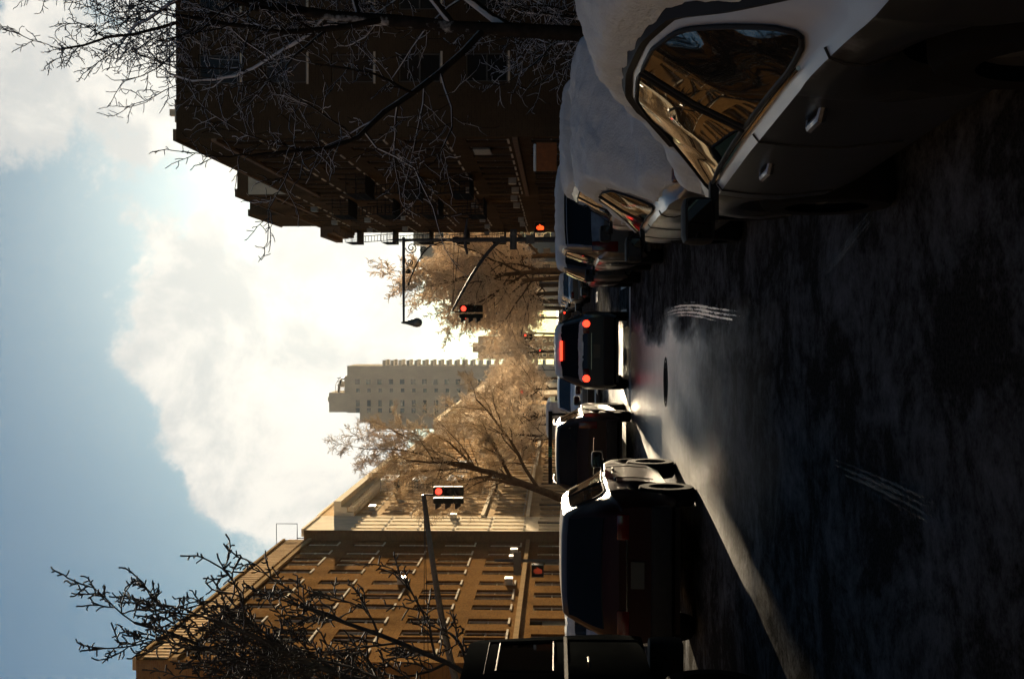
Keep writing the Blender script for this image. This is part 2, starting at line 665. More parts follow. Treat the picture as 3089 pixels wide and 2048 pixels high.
MT['black_plastic'] = simple('black_plastic', (0.018, 0.018, 0.018), 0.65, spec=0.15)
MT['red_lamp'] = simple('tail_lamp_plastic', (0.09, 0.006, 0.004), 0.15, var=0.1)
MT['lit_brake'] = simple('lit_brake_lamp', (0.8, 0.03, 0.02), 0.3, var=0.05, emit=(1.0, 0.030, 0.012), estr=0.7)
MT['head_lamp'] = simple('headlamp_glass', (0.5, 0.5, 0.5), 0.1, 0.3)
MT['lit_head'] = simple('lit_headlamp', (0.9, 0.9, 0.85), 0.2, var=0.02, emit=(1.0, 0.95, 0.80), estr=3.0)
MT['plate'] = simple('number_plate', (0.05, 0.046, 0.036), 0.5, var=0.1)
MT['bark_dark'] = bark_mat('ginkgo_bark', (0.032, 0.031, 0.032), True, thr=0.86)
MT['bark_snow'] = bark_mat('snowy_bark', (0.035, 0.031, 0.027), True, thr=0.16)
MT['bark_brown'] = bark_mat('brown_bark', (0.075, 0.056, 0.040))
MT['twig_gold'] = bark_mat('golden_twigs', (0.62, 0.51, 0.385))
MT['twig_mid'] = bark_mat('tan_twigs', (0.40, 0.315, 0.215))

# ------------------------------------------------------------------ ground, road, pavements
RK, LK = 3.15, -7.35            # kerb lines
RW, LW = 7.7, -13.0             # building lines
CS0, CS1 = 35.0, 51.5           # cross street
X2A, X2B = 142.0, 156.0         # second cross street


def sheet(x0, x1, y0, y1, z, n=1):
    mb = MB()
    mb.quad((x0, y0, z), (x1, y0, z), (x1, y1, z), (x0, y1, z))
    return mb


struct('ground', sheet(-2500, 2500, -300, 5000, -0.03), MT['ground'])
struct('road', sheet(LK, RK, -40, 900, 0.0), MT['asphalt'])
cs = MB()
for ya, yb in ((CS0, CS1), (X2A, X2B)):
    cs.quad((-160, ya, -0.004), (160, ya, -0.004), (160, yb, -0.004), (-160, yb, -0.004))
struct('cross_street', cs, MT['asphalt'])


def pavement(name, x0, x1, spans):
    mb = MB()
    for a, b in spans:
        mb.box(x0, x1, a, b, -0.02, 0.13)
    return struct(name, mb, MT['concrete'])


spans = [(-40, CS0 - 0.6), (CS1 + 0.6, X2A - 0.6), (X2B + 0.6, 900)]
pr_ = pavement('pavement_right', RK + 0.16, RW + 14, spans)
pl_ = pavement('pavement_left', LW - 14, LK - 0.16, spans)
for nm, x0, x1 in (('kerb_right', RK, RK + 0.155), ('kerb_left', LK - 0.155, LK)):
    mb = MB()
    for a, b in spans:
        y = a
        while y < min(b, 200):
            mb.box(x0, x1, y + 0.006, y + 1.8 - 0.006, -0.03, 0.138)
            y += 1.8
    struct(nm, mb, MT['kerb'])

# crosswalk bars and stop line at the near junction
mk = MB()
for y0, y1 in ((30.9, 33.6), (52.4, 55.0)):
    x = LK + 0.6
    while x < RK - 0.5:
        mk.box(x, x + 0.42, y0, y1, 0.002, 0.0045)
        x += 0.95
mk.box(-2.2, RK - 0.3, 29.3, 29.75, 0.002, 0.0045)
o = struct('road_markings', mk, MT['line'])


# ------------------------------------------------------------------ snow banks and tracks
def snow_bank(name, x0, x1, spans_, hmax, mat, seed):
    r = random.Random(seed)
    mb = MB()
    for a, b in spans_:
        rows = []
        n = int((b - a) / 0.35)
        ph = [r.uniform(0, 6.28) for _ in range(5)]
        for i in range(n + 1):
            y = a + (b - a) * i / n
            e = min(1, min(y - a, b - y) / 0.8)
            h = hmax * (0.55 + 0.25 * math.sin(y * 0.9 + ph[0]) + 0.2 * math.sin(y * 2.3 + ph[1]) + r.uniform(-0.12, 0.12)) * max(e, 0.02)
            row = []
            for j in range(9):
                t = j / 8
                x = x0 + (x1 - x0) * t + 0.06 * math.sin(y * 3 + j + ph[2])
                z = max(0.0, h * math.sin(math.pi * t) ** 0.7 + r.uniform(-0.03, 0.03) * (0 < j < 8)) + 0.006
                row.append((x, y, z))
            rows.append(row)
        mb.grid(rows)
    o = obj(name, mb, mat, None, 'all')
    tag(o, 'lumpy ploughed snow piled along the %s kerb' % ('right' if x0 > 0 else 'left'), 'snow bank')
    o['kind'] = 'stuff'
    return o


snow_bank('snow_bank', 2.72, 3.75, [(-4, 29.5), (58, 138)], 0.42, MT['dirty_snow'], 3)
snow_bank('snow_bank', -8.0, -6.95, [(2, 29.5), (58, 138)], 0.42, MT['dirty_snow'], 5)


def tread_mat(name, c, amount):
    """a tyre's print: grooves across u, broken up by noise, over bare asphalt"""
    m, nt, b = mat_new(name)
    uv = nd(nt, 'ShaderNodeUVMap')
    sp = nd(nt, 'ShaderNodeSeparateXYZ')
    nt.links.new(uv.outputs[0], sp.inputs[0])
    mp = nd(nt, 'ShaderNodeMapping')
    nt.links.new(uv.outputs[0], mp.inputs['Vector'])
    mp.inputs['Scale'].default_value = (26, 9, 1)
    n1 = noise(nt, 1.0, 7, 0.75, mp.outputs[0])
    mp2 = nd(nt, 'ShaderNodeMapping')
    nt.links.new(uv.outputs[0], mp2.inputs['Vector'])
    mp2.inputs['Scale'].default_value = (3, 1.6, 1)
    n2 = noise(nt, 1.0, 5, 0.6, mp2.outputs[0])
    gw = nd(nt, 'ShaderNodeMath', operation='MULTIPLY')
    nt.links.new(sp.outputs[0], gw.inputs[0])
    gw.inputs[1].default_value = 2 * math.pi * 6
    sn_ = nd(nt, 'ShaderNodeMath', operation='SINE')
    nt.links.new(gw.outputs[0], sn_.inputs[0])

    def ma(x, k, y):
        q = nd(nt, 'ShaderNodeMath', operation='MULTIPLY_ADD')
        nt.links.new(x, q.inputs[0])
        q.inputs[1].default_value = k
        if isinstance(y, (int, float)):
            q.inputs[2].default_value = y
        else:
            nt.links.new(y, q.inputs[2])
        return q.outputs[0]
    # fade towards both ends (v from 0 to 1) and towards the sides (u)
    ev = nd(nt, 'ShaderNodeVertexColor')
    ev.layer_name = 'fade'
    tot = ma(sn_.outputs[0], 0.12, ma(n1, 1.1, ma(n2, 0.9, ma(ev.outputs[0], 1.0, -1.75))))
    fac = ramp(nt, tot, [(0.10, (0, 0, 0)), (0.26, (amount, amount, amount))])
    nt.links.new(mix(nt, fac, (0.018, 0.018, 0.018), c), b.inputs['Base Color'])
    nt.links.new(mix(nt, fac, (0.8, 0.8, 0.8), (0.14, 0.14, 0.14)), b.inputs['Roughness'])
    nt.links.new(fac, b.inputs['Alpha'])
    b.inputs['Specular IOR Level'].default_value = 0.5
    bump(nt, tot, b, 0.4, 0.006)
    return m


def track(name, pts, width, mat, seed, label):
    """thin ribbon along a smooth curve carrying the print"""
    P = [Vector((p[0], p[1], 0)) for p in pts]
    n = 90
    rows, fades, vs = [], [], []
    for i in range(n + 1):
        t = i / n * (len(P) - 1)
        k = min(int(t), len(P) - 2)
        f = t - k
        p0, p1, p2, p3 = P[max(k - 1, 0)], P[k], P[k + 1], P[min(k + 2, len(P) - 1)]
        c = 0.5 * ((2 * p1) + (p2 - p0) * f + (2 * p0 - 5 * p1 + 4 * p2 - p3) * f * f + (3 * p1 - p0 - 3 * p2 + p3) * f ** 3)
        d = 0.5 * ((p2 - p0) + 2 * (2 * p0 - 5 * p1 + 4 * p2 - p3) * f + 3 * (3 * p1 - p0 - 3 * p2 + p3) * f * f)
        d.normalize()
        nr = Vector((-d.y, d.x, 0))
        row = []
        for j in range(9):
            q = j / 8 - 0.5
            row.append((c.x + nr.x * q * width, c.y + nr.y * q * width, 0.0045))
            e = max(0.0, math.sin(math.pi * i / n)) ** 0.5
            fades.append(e * (1 - (2 * abs(q)) ** 4))
            vs.append((j / 8, i / n * (len(P) - 1) * 1.6))
        rows.append(row)
    mb = MB().grid(rows)
    me = mb.mesh(name, fix=False)
    uvl = me.uv_layers.new(name='UVMap')
    ca = me.color_attributes.new('fade', 'FLOAT_COLOR', 'POINT')
    for i, e in enumerate(fades):
        ca.data[i].color = (e, e, e, 1)
    for lp in me.loops:
        uvl.data[lp.index].uv = vs[lp.vertex_index]
    o = link(name, me, mat)
    tag(o, label, 'tyre track')
    o['kind'] = 'stuff'
    return o


MT['tread'] = tread_mat('packed_ice_tread', (0.80, 0.77, 0.70), 1.0)
MT['faint_tread'] = tread_mat('faint_slush_tread', (0.35, 0.35, 0.34), 0.35)
track('tyre_track', [(0.04, 21.6), (0.13, 19.8), (0.17, 17.8), (0.15, 15.6), (0.09, 13.6), (0.04, 11.8), (-0.03, 10.3)], 0.26, MT['tread'], 2,
      'bright curved tyre track of packed ice on the road behind the stopped car')
track('tyre_track', [(0.20, 8.8), (0.36, 7.9), (0.52, 7.2), (0.70, 6.4)], 0.16, MT['faint_tread'], 4,
      'faint diagonal tread print beside the near parked car')
track('tyre_track', [(-0.90, 8.6), (-0.86, 7.2), (-0.85, 6.2), (-0.86, 5.2)], 0.20, MT['faint_tread'], 6,
      'faint straight tread print at the bottom of the road')

mh = MB()
mh.lathe([(0.0, 0.006), (0.30, 0.006), (0.31, 0.002)], 28, 'Z', (0, 0, 0))
mh.lathe([(0.33, 0.002), (0.335, 0.007), (0.38, 0.007), (0.39, 0.002)], 28, 'Z', (0, 0, 0))
for k in range(-3, 4):
    mh.box(-0.22, 0.22, k * 0.07 - 0.012, k * 0.07 + 0.012, 0.0062, 0.011)
o = link('manhole_cover', mh.mesh('manhole_cover'), None, None, (-0.92, 19.9, 0.0))
o.data.materials.append(MT['iron'])
tag(o, 'dark round manhole cover in the wet patch of road', 'manhole cover')

# ------------------------------------------------------------------ buildings
WIN = {}


def win_meshes(w, h, simple_=False):
    key = (round(w, 2), round(h, 2), simple_)
    if key in WIN:
        return WIN[key]
    f = 0.06
    fr = MB()
    fr.box(-w / 2, -w / 2 + f, -0.05, 0.04, 0, h)
    fr.box(w / 2 - f, w / 2, -0.05, 0.04, 0, h)
    fr.box(-w / 2 + f, w / 2 - f, -0.05, 0.04, 0, f)
    fr.box(-w / 2 + f, w / 2 - f, -0.05, 0.04, h - f, h)
    fr.box(-w / 2 + f, w / 2 - f, -0.07, 0.03, h * 0.5 - 0.03, h * 0.5 + 0.03)
    pn = MB()
    pn.quad((-w / 2 + 0.02, 0.0, 0.02), (w / 2 - 0.02, 0.0, 0.02), (w / 2 - 0.02, -0.012, h / 2), (-w / 2 + 0.02, -0.012, h / 2))
    pn.quad((-w / 2 + 0.02, -0.02, h / 2), (w / 2 - 0.02, -0.02, h / 2), (w / 2 - 0.02, -0.012, h - 0.02), (-w / 2 + 0.02, -0.012, h - 0.02))
    sl = MB()
    sl.box(-w / 2 - 0.06, w / 2 + 0.06, -0.205, 0.02, -0.09, -0.004)
    ac = MB()
    ac.box(-0.31, 0.31, -0.42, 0.0, 0.04, 0.44)
    for k in range(5):
        ac.box(-0.28, 0.28, -0.43, -0.421, 0.10 + k * 0.06, 0.13 + k * 0.06)
    r = (fr.mesh('window'), pn.mesh('pane', fix=False), sl.mesh('sill'), ac.mesh('air_conditioner'))
    WIN[key] = r
    return r


class Face:
    """a facade plane: s runs along it, n points outwards"""

    def __init__(self, kind, at):
        self.kind, self.at = kind, at

    def P(self, s, z, n=0.0):
        if self.kind == 'L':
            return (self.at + n, s, z)
        if self.kind == 'R':
            return (self.at - n, s, z)
        return (s, self.at - n, z)

    @property
    def rz(self):
        return {'L': R(90), 'R': R(-90), 'F': 0.0}[self.kind]

    def box(self, mb, s0, s1, z0, z1, n0, n1):
        a, b = self.P(s0, z0, n0), self.P(s1, z1, n1)
        lo = [min(a[i], b[i]) for i in range(3)]
        hi = [max(a[i], b[i]) for i in range(3)]
        return mb.box(lo[0], hi[0], lo[1], hi[1], lo[2], hi[2])


def wall_open(mb, F, s0, s1, z0, z1, ops, rev=0.22):
    ss = sorted({s0, s1} | {a for o_ in ops for a in o_[:2]})
    zs = sorted({z0, z1} | {a for o_ in ops for a in o_[2:4]})
    for i in range(len(ss) - 1):
        for j in range(len(zs) - 1):
            cs_, cz = (ss[i] + ss[i + 1]) / 2, (zs[j] + zs[j + 1]) / 2
            if any(o_[0] < cs_ < o_[1] and o_[2] < cz < o_[3] for o_ in ops):
                continue
            mb.quad(F.P(ss[i], zs[j]), F.P(ss[i + 1], zs[j]), F.P(ss[i + 1], zs[j + 1]), F.P(ss[i], zs[j + 1]))
    for a, b, c, d in ops:
        mb.quad(F.P(a, c), F.P(a, d), F.P(a, d, -rev), F.P(a, c, -rev))
        mb.quad(F.P(b, c), F.P(b, d), F.P(b, d, -rev), F.P(b, c, -rev))
        mb.quad(F.P(a, c), F.P(b, c), F.P(b, c, -rev), F.P(a, c, -rev))
        mb.quad(F.P(a, d), F.P(b, d), F.P(b, d, -rev), F.P(a, d, -rev))


def put_window(par, F, sc, z0, w, h, r, rev=0.22, frame='frame', sill=True, p_ac=0.12, p_shade=0.15, pane='pane'):
    me = win_meshes(w, h)
    loc = F.P(sc, z0, -rev + 0.06)
    wdw = link('window', me[0], MT[frame], par, loc, F.rz)
    pn = link('pane', me[1].copy() if False else me[1], None, wdw)
    pm = MT['pane_shade'] if r.random() < p_shade else MT[pane]
    if len(me[1].materials) == 0:
        me[1].materials.append(pm)
    pn.material_slots[0].link = 'OBJECT'
    pn.material_slots[0].material = pm
    wdw.material_slots[0].link = 'OBJECT'
    wdw.material_slots[0].material = MT[frame]
    if sill:
        s_ = link('sill', me[2], MT['trim'], wdw)
    if r.random() < p_ac:
        link('air_conditioner', me[3], MT['ac'], wdw, (0.0, -0.02, 0.03))
    return wdw


def fire_escape(par, F, s0, s1, levels, mat):
    """iron balconies with railings and stairs between them; each balcony is a part"""
    out = []
    for n_, z in enumerate(levels):
        fe = MB()
        F.box(fe, s0, s1, z - 0.05, z - 0.02, 0.02, 1.05)
        root = obj('fire_escape', fe, mat, par)
        rl = MB()
        for zz in (0.45, 0.95):
            F.box(rl, s0, s1, z + zz, z + zz + 0.035, 1.02, 1.05)
            F.box(rl, s0, s0 + 0.03, z + zz, z + zz + 0.035, 0.03, 1.02)
            F.box(rl, s1 - 0.03, s1, z + zz, z + zz + 0.035, 0.03, 1.02)
        k = int((s1 - s0) / 0.16)
        for i in range(k + 1):
            s = s0 + (s1 - s0 - 0.02) * i / k
            F.box(rl, s, s + 0.02, z - 0.02, z + 0.95, 1.025, 1.045)
        for i in range(1, 7):
            for s in (s0, s1 - 0.02):
                F.box(rl, s, s + 0.02, z - 0.02, z + 0.95, i * 0.15, i * 0.15 + 0.02)
        obj('railing', rl, mat, root)
        if n_ + 1 < len(levels):
            st = MB()
            a, b = z, levels[n_ + 1]
            for off in (0.35, 0.85):
                st.tube([F.P(s0 + 0.3, a, off), F.P(s1 - 0.5, b, off)], 0.03, 4)
            for i in range(1, 10):
                t = i / 10
                s = s0 + 0.3 + (s1 - s0 - 0.8) * t
                F.box(st, s - 0.09, s + 0.09, a + (b - a) * t, a + (b - a) * t + 0.02, 0.35, 0.85)
            obj('ladder', st, mat, root)
        out.append(root)
    return out


def building(name, label, kind, xw, y0, y1, H, floors, nb, base, back, wall, trim='trim', ww=1.05, wh=1.75, seed=1, frame='frame',
             pane='pane', rev=0.22, sill=True, p_ac=0.05, p_shade=0.15, group=None, front=None, cornice=None, bands=(), pairs=False,
             para=1.1, door=True, wall_front=None):
    """street facade with real openings, near end wall, back, roof, cornice"""
    r = random.Random(seed)
    root = thing(name, label, 'building', (xw, (y0 + y1) / 2, 0), 0, group)
    inv = Vector(root.location)
    F = Face(kind, xw)
    fh_ = (H - para - base) / floors
    bay = (y1 - y0) / nb
    ops, wins = [], []
    for j in range(floors):
        z = base + j * fh_ + (fh_ - wh) * 0.42
        for i in range(nb):
            c = y0 + bay * (i + 0.5)
            cs2 = (c - ww * 0.62, c + ww * 0.62) if pairs and i % 3 == 1 else (c,)
            for cc in cs2:
                wins.append((cc, z, ww, wh))
    # ground floor: doors and larger windows
    gops = []
    for i in range(nb):
        c = y0 + bay * (i + 0.5)
        if door and i % 5 == 2:
            gops.append((c, 0.14, 1.3, min(2.7, base - 0.5), True))
        else:
            gops.append((c, 1.05, ww * 1.1, min(1.7, base - 1.5), False))
    for c, z, w, h in wins:
        ops.append((c - w / 2, c + w / 2, z, z + h))
    for c, z, w, h, dr in gops:
        ops.append((c - w / 2, c + w / 2, z, z + h))
    mb = MB()
    wall_open(mb, F, y0, y1, 0, H, ops, rev)
    # side, back and roof
    bx = xw - back if kind == 'L' else xw + back
    if front is None:
        mb.quad((xw, y0, 0), (bx, y0, 0), (bx, y0, H), (xw, y0, H))
    mb.quad((xw, y1, 0), (bx, y1, 0), (bx, y1, H), (xw, y1, H))
    mb.quad((bx, y0, 0), (bx, y1, 0), (bx, y1, H), (bx, y0, H))
    # parapet back and top
    th = 0.35
    xi = xw - th if kind == 'L' else xw + th
    mb.quad((xw, y0, H), (xw, y1, H), (xi, y1, H), (xi, y0, H))
    mb.quad((xi, y0, H), (xi, y1, H), (xi, y1, H - 0.8), (xi, y0, H - 0.8))
    parts = [(obj('wall', mb, MT[wall], None, fix=False))]
    rf = MB()
    rf.quad((xi, y0 + 0.01, H - 0.8), (xi, y1 - 0.01, H - 0.8), (bx, y1 - 0.01, H - 0.8), (bx, y0 + 0.01, H - 0.8))
    parts.append(obj('roof', rf, MT['roof'], None, fix=False))
    if front is not None:
        Ff = Face('F', y0)
        fops = [(c - w / 2, c + w / 2, z, z + h) for c, z, w, h in front]
        mf = MB()
        lo, hi = min(xw, bx), max(xw, bx)
        wall_open(mf, Ff, lo, hi, 0, H, fops, rev)
        parts.append(obj('end_wall', mf, MT[wall_front or wall], None, fix=False))
    cp = MB()
    F.box(cp, y0, y1, H + 0.003, H + 0.14, -0.4, 0.08)
    parts.append(obj('coping', cp, MT[trim], None))
    if cornice:
        zc, dz, out = cornice
        cm = MB()
        F.box(cm, y0 - 0.02, y1 + 0.02, zc, zc + dz * 0.35, 0.003, out)
        F.box(cm, y0 - 0.02, y1 + 0.02, zc - dz * 0.3, zc - 0.002, 0.003, out * 0.62)
        F.box(cm, y0 - 0.02, y1 + 0.02, zc - dz * 0.65, zc - dz * 0.3 - 0.002, 0.003, out * 0.25)
        co = obj('cornice', cm, MT[trim], None)
        parts.append(co)
        dm = MB()
        F.box(dm, -0.10, 0.10, zc - dz * 0.62, zc - dz * 0.32, out * 0.25 + 0.004, out * 0.55) if False else None
        s = y0 + 0.4
        bk = MB()
        F2 = Face(kind, 0.0)
        F2.box(bk, -0.1, 0.1, -dz * 0.62, -dz * 0.31, out * 0.25 + 0.004, out * 0.56)
        bme = bk.mesh('bracket')
        while s < y1 - 0.3:
            bo = link('bracket', bme, MT[trim], co, (xw, s, zc))
            s += 0.85
    for i, zb in enumerate(bands):
        bm_ = MB()
        F.box(bm_, y0 + 0.01, y1 - 0.01, zb, zb + 0.22, 0.003, 0.12)
        parts.append(obj('string_course', bm_, MT[trim], None))
    for p in parts:
        p.parent = root
        p.location = -inv
    for c, z, w, h in wins:
        o_ = put_window(root, F, c, z, w, h, r, rev, frame, sill, p_ac, p_shade, pane)
        o_.location = Vector(o_.location) - inv
    for c, z, w, h, dr in gops:
        if dr:
            dmb = MB()
            dmb.box(-w / 2, w / 2, -0.03, 0.03, 0, h * 0.80)
            dmb.box(-w / 2, -w / 2 + 0.07, -0.06, -0.031, 0, h)
            dmb.box(w / 2 - 0.07, w / 2, -0.06, -0.031, 0, h)
            d_ = link('door', dmb.mesh('door'), MT['dark_frame'], root, Vector(F.P(c, z, -rev + 0.06)) - inv, F.rz)
            hm = MB()
            hm.box(w * 0.3, w * 0.34, -0.11, -0.032, h * 0.36, h * 0.44)
            link('handle', hm.mesh('handle'), MT['chrome'], d_)
            tm = MB()
            tm.quad((-w / 2, 0, h * 0.81), (w / 2, 0, h * 0.81), (w / 2, 0, h), (-w / 2, 0, h))
            link('transom', tm.mesh('transom', fix=False), MT['pane'], d_)
        else:
            o_ = put_window(root, F, c, z, w, h, r, rev, frame, sill, p_ac * 0.5, p_shade, pane)
            o_.location = Vector(o_.location) - inv
    if front is not None:
        for c, z, w, h in front:
            o_ = put_window(root, Ff, c, z, w, h, r, rev, frame, sill, p_ac, p_shade, pane)
            o_.location = Vector(o_.location) - inv
    return root, F, inv


def hang(root, o):
    """make o, built in world coordinates, a part of root"""
    if isinstance(o, list):
        for q in o:
            hang(root, q)
        return o
    o.parent = root
    o.location = -Vector(root.location)
    return o


# --- left side of the street
fl = [(-15.2 - 2.6 * i, 3.9 + 2.75 * j, 1.05, 1.6) for i in range(4) for j in range(5)]
L1, F1, _ = building('apartment_building', 'long brown brick apartment block at the left corner with striped brick parapet', 'L', LW, 48.7, 76.0, 17.9, 5, 10, 3.4, 14,
                     'brown_brick', 'ochre_trim', 0.98, 1.75, 11, p_ac=0.06, p_shade=0.22, pairs=True, bands=(3.25, 16.3), front=fl)
# brick panels standing proud on the parapet of the corner block
pm_ = MB()
pm_.box(0.004, 0.05, -0.11, 0.11, 0, 0.95)
pme = pm_.mesh('brick_panel')
s = 49.1
while s < 75.8:
    link('brick_panel', pme, MT['tan_brick'], L1, Vector((LW, s, 16.75)) - Vector(L1.location))
    s += 0.46
L2, F2_, _ = building('apartment_building', 'narrow cream terracotta building standing proud of the brown brick corner block', 'L', -12.4, 76.0, 81.6, 16.8, 5, 4, 3.6, 14,
                      'cream', 'cream', 0.62, 1.9, 12, p_ac=0.04, p_shade=0.3, para=2.6, front=[], wall_front='brown_brick')
L3, F3_, _ = building('apartment_building', 'tan brick apartment house with a heavy bracketed cornice', 'L', -12.4, 81.6, 111.0, 16.9, 5, 13, 3.6, 14,
                      'tan_brick', 'cream', 0.95, 1.85, 13, cornice=(15.5, 1.3, 0.95), bands=(3.4, 6.3), p_shade=0.3, pairs=True)
fire_e = fire_escape(None, F3_, 92.0, 95.2, [6.1, 8.6, 11.1, 13.4], MT['iron'])
hang(L3, fire_e)
fire_e = fire_escape(None, F3_, 102.0, 105.2, [6.1, 8.6, 11.1, 13.4], MT['iron'])
hang(L3, fire_e)
L4, F4_, _ = building('apartment_building', 'ochre brick apartment house behind the leaning bare tree', 'L', -12.6, 111.0, 139.0, 16.2, 5, 11, 3.4, 14,
                      'ochre_brick', 'trim', 1.05, 1.75, 14, cornice=(15.0, 1.0, 0.7), p_shade=0.3, bands=(3.3,))
L5, F5_, _ = building('apartment_building', 'cream fronted house beyond the second cross street', 'L', -12.2, 158.0, 190.0, 16.8, 5, 11, 3.6, 14,
                      'cream', 'cream', 1.05, 1.75, 15, sill=False, cornice=(15.6, 1.0, 0.7), p_ac=0.03, pane='pane_far')
L6, F6_, _ = building('apartment_building', 'distant tan brick row house on the left before the tower', 'L', -12.6, 190.0, 218.0, 15.4, 5, 9, 3.4, 14,
                      'tan_brick', 'trim', 1.05, 1.75, 16, sill=False, cornice=(14.4, 0.9, 0.6), p_ac=0.0, pane='pane_far')
L7, F7_, _ = building('apartment_building', 'farthest sunlit cream house on the left side of the street', 'L', -12.2, 218.0, 262.0, 16.4, 5, 12, 3.4, 14,
                      'cream', 'cream', 1.1, 1.8, 17, sill=False, p_ac=0.0, pane='pane_far')

# the two blocks that flank the camera before the junction
building('apartment_building', 'brick apartment block flanking the street on the left before the junction', 'L', LW, -44.0, 33.5, 18.0, 5, 24, 3.4, 14,
         'ochre_brick', 'trim', 1.05, 1.75, 31, p_ac=0.05)
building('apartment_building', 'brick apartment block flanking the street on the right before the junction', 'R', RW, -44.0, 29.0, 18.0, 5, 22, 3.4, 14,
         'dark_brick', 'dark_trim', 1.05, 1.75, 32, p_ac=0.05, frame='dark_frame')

# thin rooftop frame on the cream building
fm = MB()
z0 = 16.9
fm.tube([(-13.4, 79.0, z0 + 0.0), (-13.4, 79.0, z0 + 0.9)], 0.03, 5)
fm.tube([(-13.4, 79.0, z0 + 0.9), (-12.5, 79.0, z0 + 0.9), (-12.5, 79.0, z0 + 2.2), (-14.1, 79.0, z0 + 2.2), (-14.1, 79.0, z0 + 0.9), (-13.4, 79.0, z0 + 0.9)], 0.03, 5)
fm.tube([(-14.1, 79.0, z0), (-14.1, 79.0, z0 + 0.9)], 0.03, 5)
hang(L2, obj('roof_frame', fm, MT['iron']))

# --- right side of the street (in shade)
fr1 = [(10.6 + 3.0 * i, 3.7 + 2.8 * j, 1.2, 1.75) for i in range(6) for j in range(5)]
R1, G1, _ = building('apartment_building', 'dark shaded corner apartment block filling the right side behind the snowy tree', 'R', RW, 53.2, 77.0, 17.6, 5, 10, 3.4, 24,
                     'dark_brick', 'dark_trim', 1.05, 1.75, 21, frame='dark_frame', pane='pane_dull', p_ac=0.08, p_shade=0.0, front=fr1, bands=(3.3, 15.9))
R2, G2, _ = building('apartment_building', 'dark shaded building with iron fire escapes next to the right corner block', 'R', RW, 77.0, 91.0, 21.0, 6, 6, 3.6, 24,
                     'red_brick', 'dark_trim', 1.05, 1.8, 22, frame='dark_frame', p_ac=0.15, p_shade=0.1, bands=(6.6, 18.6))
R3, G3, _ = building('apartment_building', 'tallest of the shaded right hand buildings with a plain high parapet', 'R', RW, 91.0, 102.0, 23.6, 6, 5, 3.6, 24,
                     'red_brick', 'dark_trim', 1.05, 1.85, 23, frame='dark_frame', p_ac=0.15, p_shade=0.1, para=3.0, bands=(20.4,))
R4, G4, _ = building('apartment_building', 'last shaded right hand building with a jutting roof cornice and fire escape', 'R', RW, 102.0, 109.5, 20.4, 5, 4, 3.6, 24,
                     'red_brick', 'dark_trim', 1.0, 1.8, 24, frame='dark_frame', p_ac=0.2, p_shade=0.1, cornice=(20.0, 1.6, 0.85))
hang(R4, fire_escape(None, G4, 105.6, 109.3, [6.0, 9.1, 12.2, 15.2, 18.2], MT['iron']))
hang(R2, fire_escape(None, G2, 79.0, 82.6, [6.2, 9.0, 11.8, 14.6], MT['iron']))
hang(R1, fire_escape(None, G1, 66.0, 69.4, [6.2, 8.9, 11.6], MT['iron']))
# pale render patch high on the second building's exposed end wall and rooftop chimneys on the corner block
pt = MB()
pt.box(7.75, 12.4, 76.93, 76.995, 17.75, 20.3)
hang(R2, obj('render_panel', pt, MT['trim']))
for cx, cy, w, h in ((9.9, 60.0, 0.9, 2.3), (11.2, 63.0, 0.8, 1.9), (12.6, 61.0, 1.1, 2.2), (14.2, 66.0, 1.4, 2.6)):
    cm = MB()
    cm.box(cx - w / 2, cx + w / 2, cy - 0.5, cy + 0.5, 16.85, 17.6 + h * 0.75)
    cm.box(cx - w / 2 - 0.08, cx + w / 2 + 0.08, cy - 0.58, cy + 0.58, 17.6 + h * 0.75 + 0.002, 17.6 + h * 0.75 + 0.2)
    cm.box(cx - 0.15, cx + 0.15, cy - 0.15, cy + 0.15, 17.6 + h * 0.75 + 0.2, 17.6 + h)
    hang(R1, obj('chimney', cm, MT['trim']))
an = MB()
for dx in (0, 0.7, 1.4):
    an.tube([(11.0 + dx, 57, 16.85), (11.0 + dx, 57, 19.6)], 0.03, 5)
for z in (18.4, 19.0, 19.6):
    an.tube([(11.0, 57, z), (12.4, 57, z)], 0.025, 5)
hang(R1, obj('roof_rack', an, MT['iron']))


